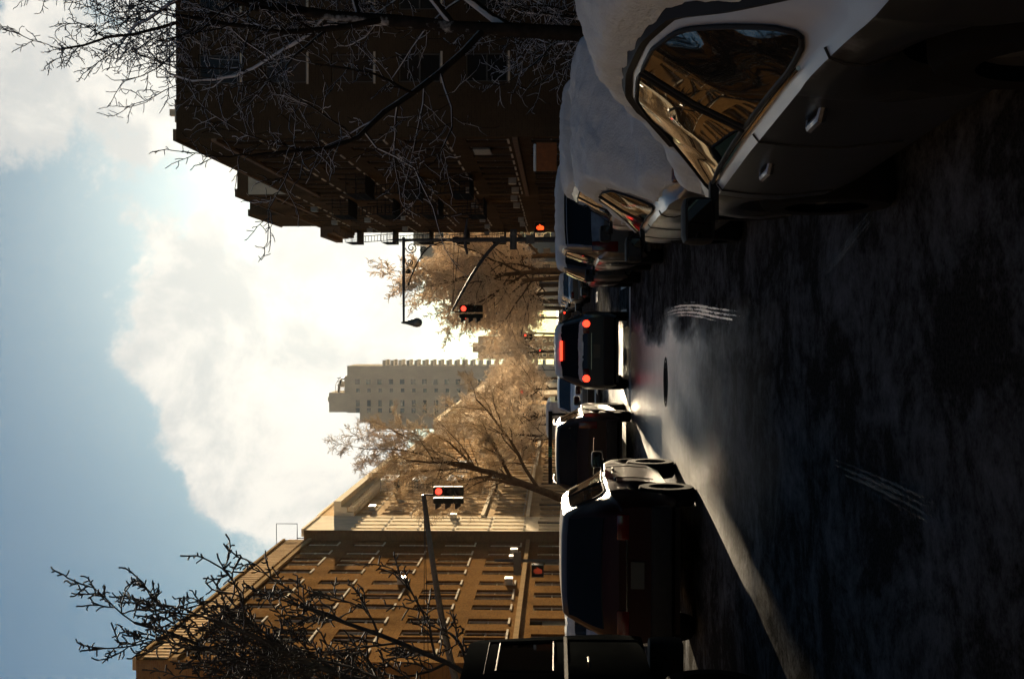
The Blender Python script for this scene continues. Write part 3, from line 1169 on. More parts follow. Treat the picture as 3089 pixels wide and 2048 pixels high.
# --- far tower block with balconies
def tower():
    y0 = 460.0
    root = thing('tower_block', 'tall grey apartment tower with balconies rising behind the bare tree', 'tower', (-25, y0 + 9, 0))
    k = y0 / 3860.0

    def X(U):
        return (U - 1075) * k

    def Z(V):
        return (1678 - V) * k + EYE
    wm = MB()
    xr = X(944)
    ops, wl_ = [], []
    F = Face('F', y0)
    for j in range(15):
        z = Z(1083) - j * 4.05
        for (u, w, h) in ((896, 1.9, 1.7), (870, 1.4, 1.3), (831, 2.3, 1.4), (809, 1.7, 1.5)):
            ops.append((X(u) - w / 2, X(u) + w / 2, z, z + h))
            wl_.append((X(u), z, w, h))
    wall_open(wm, F, X(803), xr, 0, Z(1045), ops, 0.3)
    yb = y0 + 20
    wm.quad((xr, y0, 0), (xr, yb, 0), (xr, yb, Z(1045)), (xr, y0, Z(1045)))
    wm.quad((X(803), y0, 0), (X(803), yb, 0), (X(803), yb, Z(1045)), (X(803), y0, Z(1045)))
    wm.quad((X(803), y0, Z(1045)), (xr, y0, Z(1045)), (xr, yb, Z(1045)), (X(803), yb, Z(1045)))
    hang(root, obj('wall', wm, MT['tower'], fix=False))
    wg = MB()
    wg.box(X(752), X(803) - 0.05, y0 + 1.5, yb - 1, 0, Z(1112))
    wg.box(X(776), X(803) - 0.05, y0 + 1.0, yb - 2, Z(1112) + 0.01, Z(1082))
    wg.box(X(773), X(776), y0 + 1.2, yb - 2, Z(1112) + 0.01, Z(1076))
    hang(root, obj('side_wing', wg, MT['tower']))
    ph = MB()
    ph.box(X(803), X(862), y0 + 1, yb - 2, Z(1045) + 0.01, Z(988))
    ph.box(X(862) + 0.02, X(912), y0 + 2, yb - 4, Z(1045) + 0.01, Z(1034))
    ph.box(X(833), X(848), y0 + 4, y0 + 8, Z(988) + 0.01, Z(980))
    hang(root, obj('penthouse', ph, MT['tower']))
    tk = MB()
    tk.lathe([(0.01, 0), (1.0, 0.3), (1.0, 1.6), (0.01, 2.2)], 12, 'Z', (X(886), y0 + 4, Z(1033)))
    hang(root, obj('water_tank', tk, MT['tower']))
    pipe = MB()
    pipe.tube([(X(862), y0 + 3, Z(1016)), (X(884), y0 + 3, Z(1016)), (X(905), y0 + 3, Z(1024)), (X(905), y0 + 3, Z(1034))], 0.5, 6)
    for u in (866, 874, 884, 896, 906):
        pipe.tube([(X(u), y0 + 2.6, Z(1034)), (X(u), y0 + 2.6, Z(1010))], 0.12, 4)
    pipe.tube([(X(862), y0 + 2.6, Z(1006)), (X(886), y0 + 2.6, Z(1006)), (X(910), y0 + 2.6, Z(1020))], 0.1, 4)
    hang(root, obj('roof_pipework', pipe, MT['dark_frame']))
    bm_ = MB()
    bm_.box(0, 2.0, 0, 2.6, 0, 0.2)
    bm_.box(1.85, 2.0, 0, 2.6, 0.2, 1.15)
    bm_.box(0, 1.85, 0, 0.12, 0.2, 1.15)
    bme = bm_.mesh('balcony')
    for j in range(21):
        z = Z(1160) - j * 2.9
        if z < 2:
            break
        for yy in (y0 + 2.0, y0 + 12.0):
            link('balcony', bme, MT['tower_pale'], root, Vector((xr + 0.01, yy, z)) - Vector(root.location))
    for c, z, w, h in wl_:
        if z < 8:
            continue
        me = win_meshes(w, h)
        wd = link('window', me[0], MT['dark_frame'], root, Vector((c, y0 + 0.2, z)) - Vector(root.location))
        wd.material_slots[0].link = 'OBJECT'
        wd.material_slots[0].material = MT['dark_frame']
        if len(me[1].materials) == 0:
            me[1].materials.append(MT['pane_far'])
        p = link('pane', me[1], None, wd)
        p.material_slots[0].link = 'OBJECT'
        p.material_slots[0].material = MT['pane_far']


tower()


# --- stepped blocks far away on the right above the trees
def far_block(label, x0, x1, y0, y1, H, mat, steps, seed):
    root = thing('far_apartment_block', label, 'building', ((x0 + x1) / 2, y0, 0), 0, None)
    F = Face('F', y0)
    ops = []
    n = max(2, int((x1 - x0) / 3.2))
    fl_ = int((H - 4) / 3.0)
    for j in range(fl_):
        for i in range(n):
            c = x0 + (x1 - x0) * (i + 0.5) / n
            ops.append((c - 0.6, c + 0.6, 3 + j * 3.0, 4.7 + j * 3.0))
    wm = MB()
    wall_open(wm, F, x0, x1, 0, H, ops, 0.2)
    wm.quad((x0, y0, 0), (x0, y1, 0), (x0, y1, H), (x0, y0, H))
    wm.quad((x1, y0, 0), (x1, y1, 0), (x1, y1, H), (x1, y0, H))
    wm.quad((x0, y0, H), (x1, y0, H), (x1, y1, H), (x0, y1, H))
    hang(root, obj('wall', wm, MT[mat], fix=False))
    pm2 = MB()
    pm2.quad((-0.58, 0, 0.02), (0.58, 0, 0.02), (0.58, 0, 1.68), (-0.58, 0, 1.68))
    pme2 = pm2.mesh('window', fix=False)
    for a, b, c, d in ops:
        link('window', pme2, MT['pane_far'], root, Vector(((a + b) / 2, y0 + 0.12, c)) - Vector(root.location))
    for i, (a, b, h) in enumerate(steps):
        sm_ = MB()
        sm_.box(a, b, y0 + 1, y0 + 9, H + 0.01, H + h)
        hang(root, obj('penthouse' if b - a > 2 else 'chimney', sm_, MT[mat]))
    return root


k3 = 300 / 3860.0
far_block('grey stepped apartment block above the trees at the end of the right hand row', 11.3, 26.0, 300, 330, 1.7 + 378 * k3, 'tower',
          [(13.2, 18.0, 2.6), (18.5, 23.5, 4.2), (11.5, 12.4, 2.7)], 3)
far_block('low brownish block beside the grey stepped one above the right hand trees', 8.8, 13.5, 285, 299, 1.7 + 360 * 285 / 3860, 'tan_brick', [(10.0, 12.0, 1.5)], 4)
far_block('small tan building closing the far end of the street', -16.0, -6.0, 560, 580, 1.7 + 235 * 560 / 3860, 'ochre_brick', [(-13, -9, 2.5)], 5)
far_block('grey building in the haze at the far end behind the street trees', 6.0, 40.0, 620, 650, 34, 'tower', [(10, 22, 4)], 6)


def text_mesh(txt, size, mat, parent, loc):
    """flat lettering turned into a mesh"""
    cu = bpy.data.curves.new('lettering', 'FONT')
    cu.body = txt
    cu.size = size
    cu.align_x = 'CENTER'
    tmp = bpy.data.objects.new('lettering_source', cu)
    col.objects.link(tmp)
    bpy.context.view_layer.update()
    me = bpy.data.meshes.new_from_object(tmp.evaluated_get(bpy.context.evaluated_depsgraph_get()))
    bpy.data.objects.remove(tmp)
    me.materials.clear()
    o = link('lettering', me, mat, parent, loc)
    o.rotation_euler = (R(90), 0, 0)
    return o


# ------------------------------------------------------------------ trees
def grow(mbs, p, d, L, r, lv, P, rg):
    """one branch with its children; mbs = (limbs, twigs)"""
    steps = P['steps'][lv]
    seg = L / steps
    pts, rad = [tuple(p)], [r]
    q, dd = Vector(p), Vector(d).normalized()
    dirs = [dd.copy()]
    for i in range(steps):
        w = P['wander'][lv]
        dd = (dd + Vector((rg.gauss(0, w), rg.gauss(0, w), rg.gauss(0, w))) + Vector((0, 0, P['up'][lv])) + Vector(P.get('bias', (0, 0, 0))) * (0.5 if lv else 1)).normalized()
        q = q + dd * seg
        pts.append(tuple(q))
        rad.append(max(P['rmin'], r * (1 - (1 - P['taper']) * (i + 1) / steps)))
        dirs.append(dd.copy())
    tgt = mbs[0] if lv < P['limb_levels'] else mbs[1]
    tgt.tube(pts, rad, P['sides'][lv], cap=False)
    if lv + 1 >= len(P['steps']):
        return
    n = P['kids'][lv]
    s0 = P['start'][lv]
    for i in range(n):
        t = s0 + (1 - s0) * (i + rg.random() * 0.8) / n
        if i == n - 1:
            t = 1.0
        k = min(int(t * steps), steps - 1)
        ft = t * steps - k
        a, b = Vector(pts[k]), Vector(pts[k + 1])
        pp = a.lerp(b, ft)
        bd = dirs[k + 1]
        ang = R(rg.uniform(*P['ang'][lv])) * (0.4 if t == 1.0 else 1)
        az = i * 2.4 + rg.uniform(-0.6, 0.6)
        x = bd.orthogonal().normalized()
        y = bd.cross(x)
        cd = bd * math.cos(ang) + (x * math.cos(az) + y * math.sin(az)) * math.sin(ang)
        cl = L * P['ratio'][lv] * rg.uniform(0.65, 1.15) * (1.0 - 0.35 * (t - s0))
        cr = max(P['rmin'], (rad[k] * (1 - ft) + rad[k + 1] * ft) * P['rratio'][lv] * rg.uniform(0.8, 1.1))
        grow(mbs, pp, cd, cl, cr, lv + 1, P, rg)


def tree(name, label, loc, P, seed, mt, mtw, th, tr, lean=(0, 0, 1), group=None):
    rg = random.Random(seed)
    root = thing(name, label, 'tree', loc, 0, group)
    A, B = MB(), MB()
    grow((A, B), (0, 0, 0), lean, th, tr, 0, P, rg)
    obj('trunk', A, MT[mt], root, 'all', fix=False)
    obj('crown', B, MT[mtw], root, 'all', fix=False)
    return root


GINKGO = dict(steps=[8, 7, 6, 4, 2], wander=[0.05, 0.11, 0.17, 0.24, 0.3], up=[0.03, 0.10, 0.14, 0.10, 0.05], taper=0.48, rmin=0.019,
              sides=[10, 7, 5, 4, 4], kids=[17, 12, 9, 6], start=[0.28, 0.20, 0.15, 0.1], ang=[(35, 62), (30, 60), (30, 70), (40, 80)],
              ratio=[0.80, 0.42, 0.40, 0.34], rratio=[0.5, 0.58, 0.6, 0.75], limb_levels=2)
tree('ginkgo_tree', 'knobbly dark bare tree in front of the brown brick corner block at lower left', (-8.9, 30.5, 0.12), GINKGO, 5, 'bark_dark', 'bark_dark', 8.3, 0.22)

LEAN = dict(steps=[8, 8, 7, 5, 4, 3], wander=[0.04, 0.10, 0.14, 0.18, 0.22, 0.25], up=[0.02, 0.05, 0.05, 0.02, 0.0, 0.0], taper=0.40, rmin=0.010,
            sides=[9, 7, 5, 4, 3, 3], kids=[9, 8, 8, 7, 4], start=[0.30, 0.2, 0.15, 0.15, 0.1], ang=[(28, 50), (30, 60), (30, 60), (30, 60), (30, 65)],
            ratio=[0.60, 0.52, 0.52, 0.56, 0.70], rratio=[0.62, 0.55, 0.55, 0.6, 0.75], limb_levels=3)
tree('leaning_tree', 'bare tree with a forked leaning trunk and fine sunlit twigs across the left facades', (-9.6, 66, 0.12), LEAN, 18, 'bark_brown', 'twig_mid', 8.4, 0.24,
     (0.34, -0.05, 0.9))

SNOWY = dict(steps=[8, 8, 6, 4, 3], wander=[0.05, 0.12, 0.17, 0.22, 0.28], up=[0.03, 0.06, 0.05, 0.04, 0.03], taper=0.42, rmin=0.0065,
             sides=[10, 8, 5, 4, 3], kids=[13, 11, 9, 5], start=[0.26, 0.2, 0.15, 0.1], ang=[(35, 65), (35, 65), (35, 70), (40, 80)],
             ratio=[0.52, 0.48, 0.42, 0.42], rratio=[0.6, 0.5, 0.5, 0.65], limb_levels=3)
tree('street_tree', 'bare snow dusted street tree whose limbs cross the dark right corner block and the sky', (4.45, 20.0, 0.12), SNOWY, 31, 'bark_snow', 'bark_snow', 8.2, 0.13)
SHRUB = dict(steps=[5, 5, 4, 3], wander=[0.12, 0.18, 0.22, 0.3], up=[0.04, 0.02, 0.0, -0.04], taper=0.4, rmin=0.008,
             sides=[6, 5, 4, 3], kids=[9, 8, 6], start=[0.1, 0.1, 0.1], ang=[(30, 80), (35, 75), (35, 80)],
             ratio=[0.8, 0.5, 0.45], rratio=[0.6, 0.6, 0.7], limb_levels=2)
tree('snowy_shrub', 'snow covered shrub on the right pavement behind the near parked car', (5.6, 24.0, 0.12), SHRUB, 8, 'bark_snow', 'bark_snow', 2.4, 0.06)
tree('snowy_shrub', 'second snow covered shrub nearer the dark corner block on the right pavement', (6.4, 29.0, 0.12), SHRUB, 9, 'bark_snow', 'bark_snow', 2.8, 0.06)

DENSE = dict(steps=[7, 7, 6, 5, 4, 3], wander=[0.04, 0.10, 0.14, 0.18, 0.22, 0.25], up=[0.02, 0.04, 0.03, 0.01, 0.0, -0.01], taper=0.42, rmin=0.024,
             sides=[8, 6, 4, 3, 3, 3], kids=[10, 9, 8, 6, 4], start=[0.30, 0.2, 0.15, 0.15, 0.1], ang=[(30, 60), (32, 62), (30, 60), (30, 65), (30, 70)],
             ratio=[0.72, 0.50, 0.50, 0.50, 0.52], rratio=[0.6, 0.55, 0.55, 0.6, 0.75], limb_levels=3)
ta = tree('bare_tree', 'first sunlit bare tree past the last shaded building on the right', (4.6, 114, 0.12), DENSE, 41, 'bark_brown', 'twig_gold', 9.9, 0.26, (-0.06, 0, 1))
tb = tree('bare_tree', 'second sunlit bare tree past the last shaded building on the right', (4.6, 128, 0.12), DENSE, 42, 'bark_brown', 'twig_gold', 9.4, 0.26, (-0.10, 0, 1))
GRP = 'sunlit bare trees along the far street'
ta['group'] = tb['group'] = GRP
for i, (src, x, y, sc, rz, lb) in enumerate((
        (ta, 4.8, 162, 1.0, 2.0, 'bare tree right of the street just beyond the second junction'),
        (tb, 5.2, 178, 1.05, 4.0, 'second bare tree right of the street beyond the second junction'),
        (ta, 4.6, 196, 1.05, 5.2, 'third bare tree right of the street beyond the second junction'),
        (tb, 5.0, 220, 1.1, 0.8, 'fourth bare tree right of the street beyond the second junction'),
        (ta, 4.4, 250, 1.1, 1.4, 'farthest bare tree on the right of the street'),
        (tb, -9.4, 104, 0.62, 2.5, 'low golden bare tree before the tan brick house on the left'),
        (ta, -8.8, 122, 0.70, 0.6, 'low golden bare tree before the ochre house on the left'),
        (tb, -8.6, 140, 0.72, 3.6, 'golden bare tree at the left corner of the second junction'),
        (ta, -8.8, 170, 0.80, 4.4, 'bare tree on the left before the far cream house'),
        (tb, -8.6, 200, 0.85, 1.0, 'farthest low bare tree on the left of the street'),
        (tb, 2.6, 236, 1.25, 2.2, 'tall bare tree leaning over the street end from the right'),
        (ta, -7.5, 335, 1.35, 0.3, 'leftmost tree of the hazy clump closing the street end'),
        (tb, -3.2, 352, 1.45, 1.9, 'tree left of the middle in the hazy clump closing the street end'),
        (ta, 1.2, 360, 1.45, 3.3, 'middle tree of the hazy clump closing the street end'),
        (tb, 5.4, 345, 1.4, 4.6, 'tree right of the middle in the hazy clump closing the street end'),
        (ta, 9.5, 330, 1.35, 5.9, 'rightmost tree of the hazy clump closing the street end'),
        (ta, 6.4, 121, 1.05, 5.5, 'bare tree set back behind the first two on the right'),
        (ta, 5.6, 138, 0.9, 3.1, 'third sunlit bare tree past the last shaded building on the right'))):
    c = copy_tree(src)
    c.location = (x, y, 0.12)
    c.rotation_euler = (0, 0, rz)
    c.scale = (sc, sc, sc)
    c['label'] = lb
    c['group'] = GRP


# ------------------------------------------------------------------ traffic signals and lamps
def tubes(par, name, pts, rad, mat, n=8):
    return obj(name, MB().tube(pts, rad, n), mat, par, True)


def signal_head(par, loc, rz, lit=0):
    b = MB()
    for k in range(3):
        b.box(-0.16, 0.16, -0.10, 0.10, -0.345 * (k + 1) + 0.01, -0.345 * k - 0.01)
    b.box(-0.13, 0.13, -0.08, 0.08, -1.04, 0.02)
    h = link('signal_head', b.mesh('signal_head', bevel=0.012), MT['green_black'], par, loc, rz)
    for k in range(3):
        z = -0.345 * k - 0.1725
        ln = MB()
        ln.lathe([(0.0, -0.118), (0.08, -0.114), (0.118, -0.101)], 18, 'Y', (0, 0, z))
        link('lens', ln.mesh('lens', True), MT['red_lens'] if k == lit else MT['dim_lens'], h)
        vs = MB()
        rows = []
        for yy in (-0.10, -0.32):
            rows.append([(0.135 * math.cos(a), yy if yy > -0.2 else yy + 0.10 * (1 - math.sin(a)) * 0.8, z + 0.135 * math.sin(a))
                         for a in [R(-30 + 240 * i / 14) for i in range(15)]])
        rows2 = [[(x * 0.93, y, z + (zz - z) * 0.93) for x, y, zz in r_] for r_ in rows[::-1]]
        vs.grid(rows + rows2)
        link('visor', vs.mesh('visor'), MT['yellow_black'], h)
    return h


HAND = [(0.02, 0.0), (0.16, 0.0), (0.21, 0.13), (0.265, 0.20), (0.235, 0.225), (0.18, 0.175), (0.185, 0.31), (0.15, 0.31), (0.14, 0.19), (0.132, 0.345),
        (0.098, 0.345), (0.095, 0.19), (0.082, 0.335), (0.05, 0.33), (0.052, 0.18), (0.03, 0.28), (0.0, 0.275), (0.0, 0.12)]


def ped_signal(par, loc, dim=False):
    b = MB()
    b.box(-0.24, 0.24, -0.05, 0.16, -0.24, 0.24)
    h = link('pedestrian_signal', b.mesh('pedestrian_signal', bevel=0.015), MT['green_black'], par, loc, 0)
    hd = MB()
    for x0, x1, z0, z1 in ((-0.24, 0.24, 0.225, 0.24), (-0.24, 0.24, -0.24, -0.225), (-0.24, -0.225, -0.224, 0.224), (0.225, 0.24, -0.224, 0.224)):
        hd.box(x0, x1, -0.22, -0.051, z0, z1)
    link('hood', hd.mesh('hood'), MT['steel'], h)
    m = MB()
    n = len(HAND)
    m.v = [(x - 0.13, -0.056, z - 0.17) for x, z in HAND] + [(x - 0.13, -0.051, z - 0.17) for x, z in HAND]
    m.f = [tuple(range(n))] + [(i, (i + 1) % n, n + (i + 1) % n, n + i) for i in range(n)]
    link('hand_symbol', m.mesh('hand_symbol'), MT['hand'] if not dim else MT['hand_dim'], h)
    return h


MT['hand_dim'] = simple('dim_orange_hand', (0.12, 0.02, 0.01), 0.5, var=0.05, emit=(1.0, 0.075, 0.02), estr=0.02)


def spiral(c, r0, turns, sgn=1, a0=0.0):
    return [(c[0] + r0 * (1 - t * 0.85) * math.cos(a0 + sgn * t * turns * 6.283), c[1], c[2] + r0 * (1 - t * 0.85) * math.sin(a0 + sgn * t * turns * 6.283))
            for t in [i / 28 for i in range(29)]]


def signal_pole(label, loc, side=-1, arm_len=3.7, arm_h=(4.4, 6.55), lamp=True, group=None, ped=True, sign=True, top=8.5, lit_second=True, bend=0.72, thick=0.085):
    """pole with a curved mast arm (side=-1 reaches to the left), guy wires, two heads, lamp bracket"""
    s = side
    root = thing('signal_pole', label, 'traffic light', loc, 0, group)
    tubes(root, 'pole', [(0, 0, 0), (0, 0, 0.05), (0, 0, 0.9), (0, 0, 3.2), (0, 0, 6.0)], [0.20, 0.15, 0.13, 0.11, 0.10], MT['steel'], 12)
    if lamp:
        tubes(root, 'upper_pole', [(0, 0, 6.0), (0, 0, 6.25), (0, 0, 6.3), (0, 0, top + 0.2), (0, 0, top + 0.3), (0, 0, top + 0.75)], [0.14, 0.14, 0.075, 0.055, 0.06, 0.01], MT['steel'], 10)
    pts = []
    for i in range(13):
        t = i / 12
        pts.append((s * arm_len * t, 0, arm_h[0] + (arm_h[1] - arm_h[0]) * (t ** bend)))
    tubes(root, 'mast_arm', pts, [thick - 0.4 * thick * i / 12 for i in range(13)], MT['steel'], 9)
    tip = pts[-1]
    cl = MB()
    cl.box(-0.15, 0.15, -0.15, 0.15, arm_h[0] - 0.16, arm_h[0] + 0.12)
    obj('clamp', cl, MT['steel'], root, bevel=0.02)
    gw = MB()
    for dx in (0.0, 0.22):
        gw.tube([(s * (0.1 + dx), 0, 6.0 + 0.2 - dx), (tip[0] - s * dx * 1.5, 0, tip[2] - 0.02)], 0.012, 4)
    obj('guy_wire', gw, MT['iron'], root)
    cr = MB()
    cr.tube([(-0.65, 0, 5.6), (-0.3, 0, 5.68), (0.3, 0, 5.68), (0.95, 0, 5.6)], [0.05, 0.07, 0.07, 0.04], 8)
    if lamp:
        obj('cross_bracket', cr, MT['steel'], root, True)
    hg = MB()
    hg.tube([tip, (tip[0], 0, tip[2] - 0.12), (tip[0] - 0.02, 0, tip[2] - 0.38)], 0.03, 6)
    obj('hanger', hg, MT['iron'], root)
    z = tip[2] - 0.36
    signal_head(root, (tip[0] + 0.13, 0, z), 0)
    # head for the cross traffic, seen from its side
    signal_head(root, (tip[0] - 0.20, 0.02, z), R(-90), 0 if lit_second else 9)
    if lamp:
        la = 3.75
        ar = MB()
        ar.tube([(0.12, 0, top), (s * la, 0, top)], [0.075, 0.05], 8)
        obj('lamp_arm', ar, MT['steel'], root, True)
        sc = MB()
        br = [(s * 0.02, 0, top - 1.85)] + [(s * (0.12 + 1.95 * t), 0, top - 1.75 + 1.55 * (t ** 0.42)) for t in [i / 16 for i in range(17)]]
        sc.tube(br, 0.034, 6)
        for cx, cz, r0 in ((0.36, 0.36, 0.27), (0.42, 0.90, 0.15), (1.02, 0.28, 0.17), (1.42, 0.20, 0.10)):
            sc.tube(spiral((s * cx, 0, top - cz), r0, 1.7, -s, 1.57), 0.026, 5)
        obj('scroll_bracket', sc, MT['iron'], root, True)
        lx = s * la
        lm = MB()
        lm.lathe([(0.02, 0.12), (0.05, 0.04), (0.07, -0.10), (0.13, -0.28), (0.19, -0.48)], 18, 'Z', (lx, 0, top))
        lo = obj('lamp', lm, MT['lamp'], root, True)
        gm = MB()
        gm.lathe([(0.185, -0.48), (0.215, -0.56), (0.20, -0.70), (0.13, -0.81), (0.0, -0.85)], 18, 'Z', (lx, 0, top))
        obj('globe', gm, MT['lamp_glass'], lo, True)
    if sign:
        sp = MB()
        sp.box(-0.46, 0.46, -0.17, -0.14, 3.35, 3.66)
        so = obj('one_way_sign', sp, MT['sign_dark'], root)
        aw = MB()
        pts_ = [(-0.40, 3.45), (0.18, 3.45), (0.18, 3.385), (0.42, 3.505), (0.18, 3.625), (0.18, 3.56), (-0.40, 3.56)]
        aw.v = [(x, -0.174, z_) for x, z_ in pts_]
        aw.f = [tuple(range(7))]
        obj('arrow', aw, MT['sign_pale2'], so, fix=False)
        text_mesh('ONE WAY', 0.13, MT['sign_dark'], so, (-0.08, -0.178, 3.462))
        s2 = MB()
        s2.box(-0.19, 0.19, -0.17, -0.14, 2.55, 2.92)
        obj('small_sign', s2, MT['sign_pale2'], root)
    if ped:
        tubes(root, 'ped_bracket', [(0, 0, 2.55), (0.45, 0, 2.55)], 0.03, MT['steel'], 6)
        ped_signal(root, (0.55, -0.1, 2.3))
    return root


MT['sign_pale2'] = simple('weathered_sign_paint', (0.10, 0.10, 0.095), 0.6)
PG = 'signal poles at the junctions'
signal_pole('ornate lamp and signal pole with a curved mast arm at the right far corner', (3.75, 58.0, 0.12), -1, 3.25, (4.0, 6.3), True, PG)
signal_pole('long curved mast arm with a red signal hanging at the left corner', (-14.6, 44.5, 0.12), 1, 8.6, (3.6, 6.2), False, PG, ped=False, sign=False, bend=0.4, thick=0.14)
signal_pole('lamp and signal pole on the right of the second junction', (4.9, 158.0, 0.12), -1, 6.6, (4.2, 5.9), True, PG, ped=False, sign=False, top=9.3, lit_second=False)
signal_pole('mast arm with a red signal on the left of the second junction', (-11.2, 141.0, 0.12), 1, 3.4, (3.6, 5.9), False, PG, ped=False, sign=False, lit_second=False)
signal_pole('distant signal pole on the right of the third junction', (5.0, 300.0, 0.12), -1, 3.4, (4.2, 5.8), True, PG, ped=False, sign=False, lit_second=False)
signal_pole('distant mast arm on the left of the third junction', (-11.0, 296.0, 0.12), 1, 4.4, (4.2, 5.8), False, PG, ped=False, sign=False, lit_second=False)

# pedestrian signal post at the left corner
pp_ = thing('pedestrian_signal_post', 'short post with a dim orange hand signal before the brown brick block', 'pedestrian signal', (-9.35, 50.2, 0.12))
tubes(pp_, 'post', [(0, 0, 0), (0, 0, 4.0)], [0.07, 0.06], MT['steel'], 8)
ped_signal(pp_, (-0.35, -0.1, 2.3), True)
sg = MB()
sg.box(-0.55, 0.35, -0.12, -0.09, 2.95, 3.25)
obj('sign', sg, MT['sign_dark'], pp_)
tubes(pp_, 'bracket', [(0, 0, 2.5), (-0.35, 0, 2.5)], 0.025, MT['steel'], 6)

# dark overhead beam with green characters over the left pavement
bmth = thing('overhead_beam', 'dark horizontal beam with small green characters behind the parked dark red car', 'beam', (-5.6, 60.0, 0))
bb = MB()
bb.box(-1.95, 1.45, -0.08, 0.08, 1.88, 2.06)
obj('beam', bb, MT['iron'], bmth, bevel=0.02)
for x in (-1.8, 1.3):
    tubes(bmth, 'post', [(x, 0, 0), (x, 0, 1.9)], 0.06, MT['iron'], 8)
text_mesh('2H21', 0.24, MT['sign_green'], bmth, (-0.45, -0.085, 1.89))

# orange panel with a snow capped top on the right pavement
op = thing('orange_barrier', 'dull orange panel with snow on its top edge before the right corner block', 'barrier', (6.45, 50.0, 0.12))
ob = MB()
ob.box(-0.55, 0.55, -0.06, 0.06, 1.55, 2.35)
obj('panel', ob, MT['orange'], op, bevel=0.015)
for x in (-0.5, 0.5):
    tubes(op, 'post', [(x, 0.0, 0), (x, 0.0, 1.6)], 0.035, MT['steel'], 6)
sn = MB()
sn.box(-0.56, 0.50, -0.08, 0.08, 2.353, 2.46)
obj('snow_cap', sn, MT['snow'], op, True, bevel=0.04)
ws = thing('wall_sign', 'pale square sign on the shaded right corner block', 'sign', (RW - 0.08, 57.0, 4.6))
wsm = MB()
wsm.box(-0.05, 0.03, -0.9, 0.9, 0, 0.75)
obj('plate', wsm, MT['sign_pale2'], ws)


# ------------------------------------------------------------------ vehicles
def lerp_prof(pr, y):
    if y <= pr[0][0]:
        return pr[0][1]
    for (a, va), (b, vb) in zip(pr[:-1], pr[1:]):
        if y <= b:
            t = (y - a) / (b - a)
            return va + (vb - va) * t
    return pr[-1][1]


def smooth_prof(pr, y, w=0.05):
    return (lerp_prof(pr, y - w) + 2 * lerp_prof(pr, y) + lerp_prof(pr, y + w)) / 4


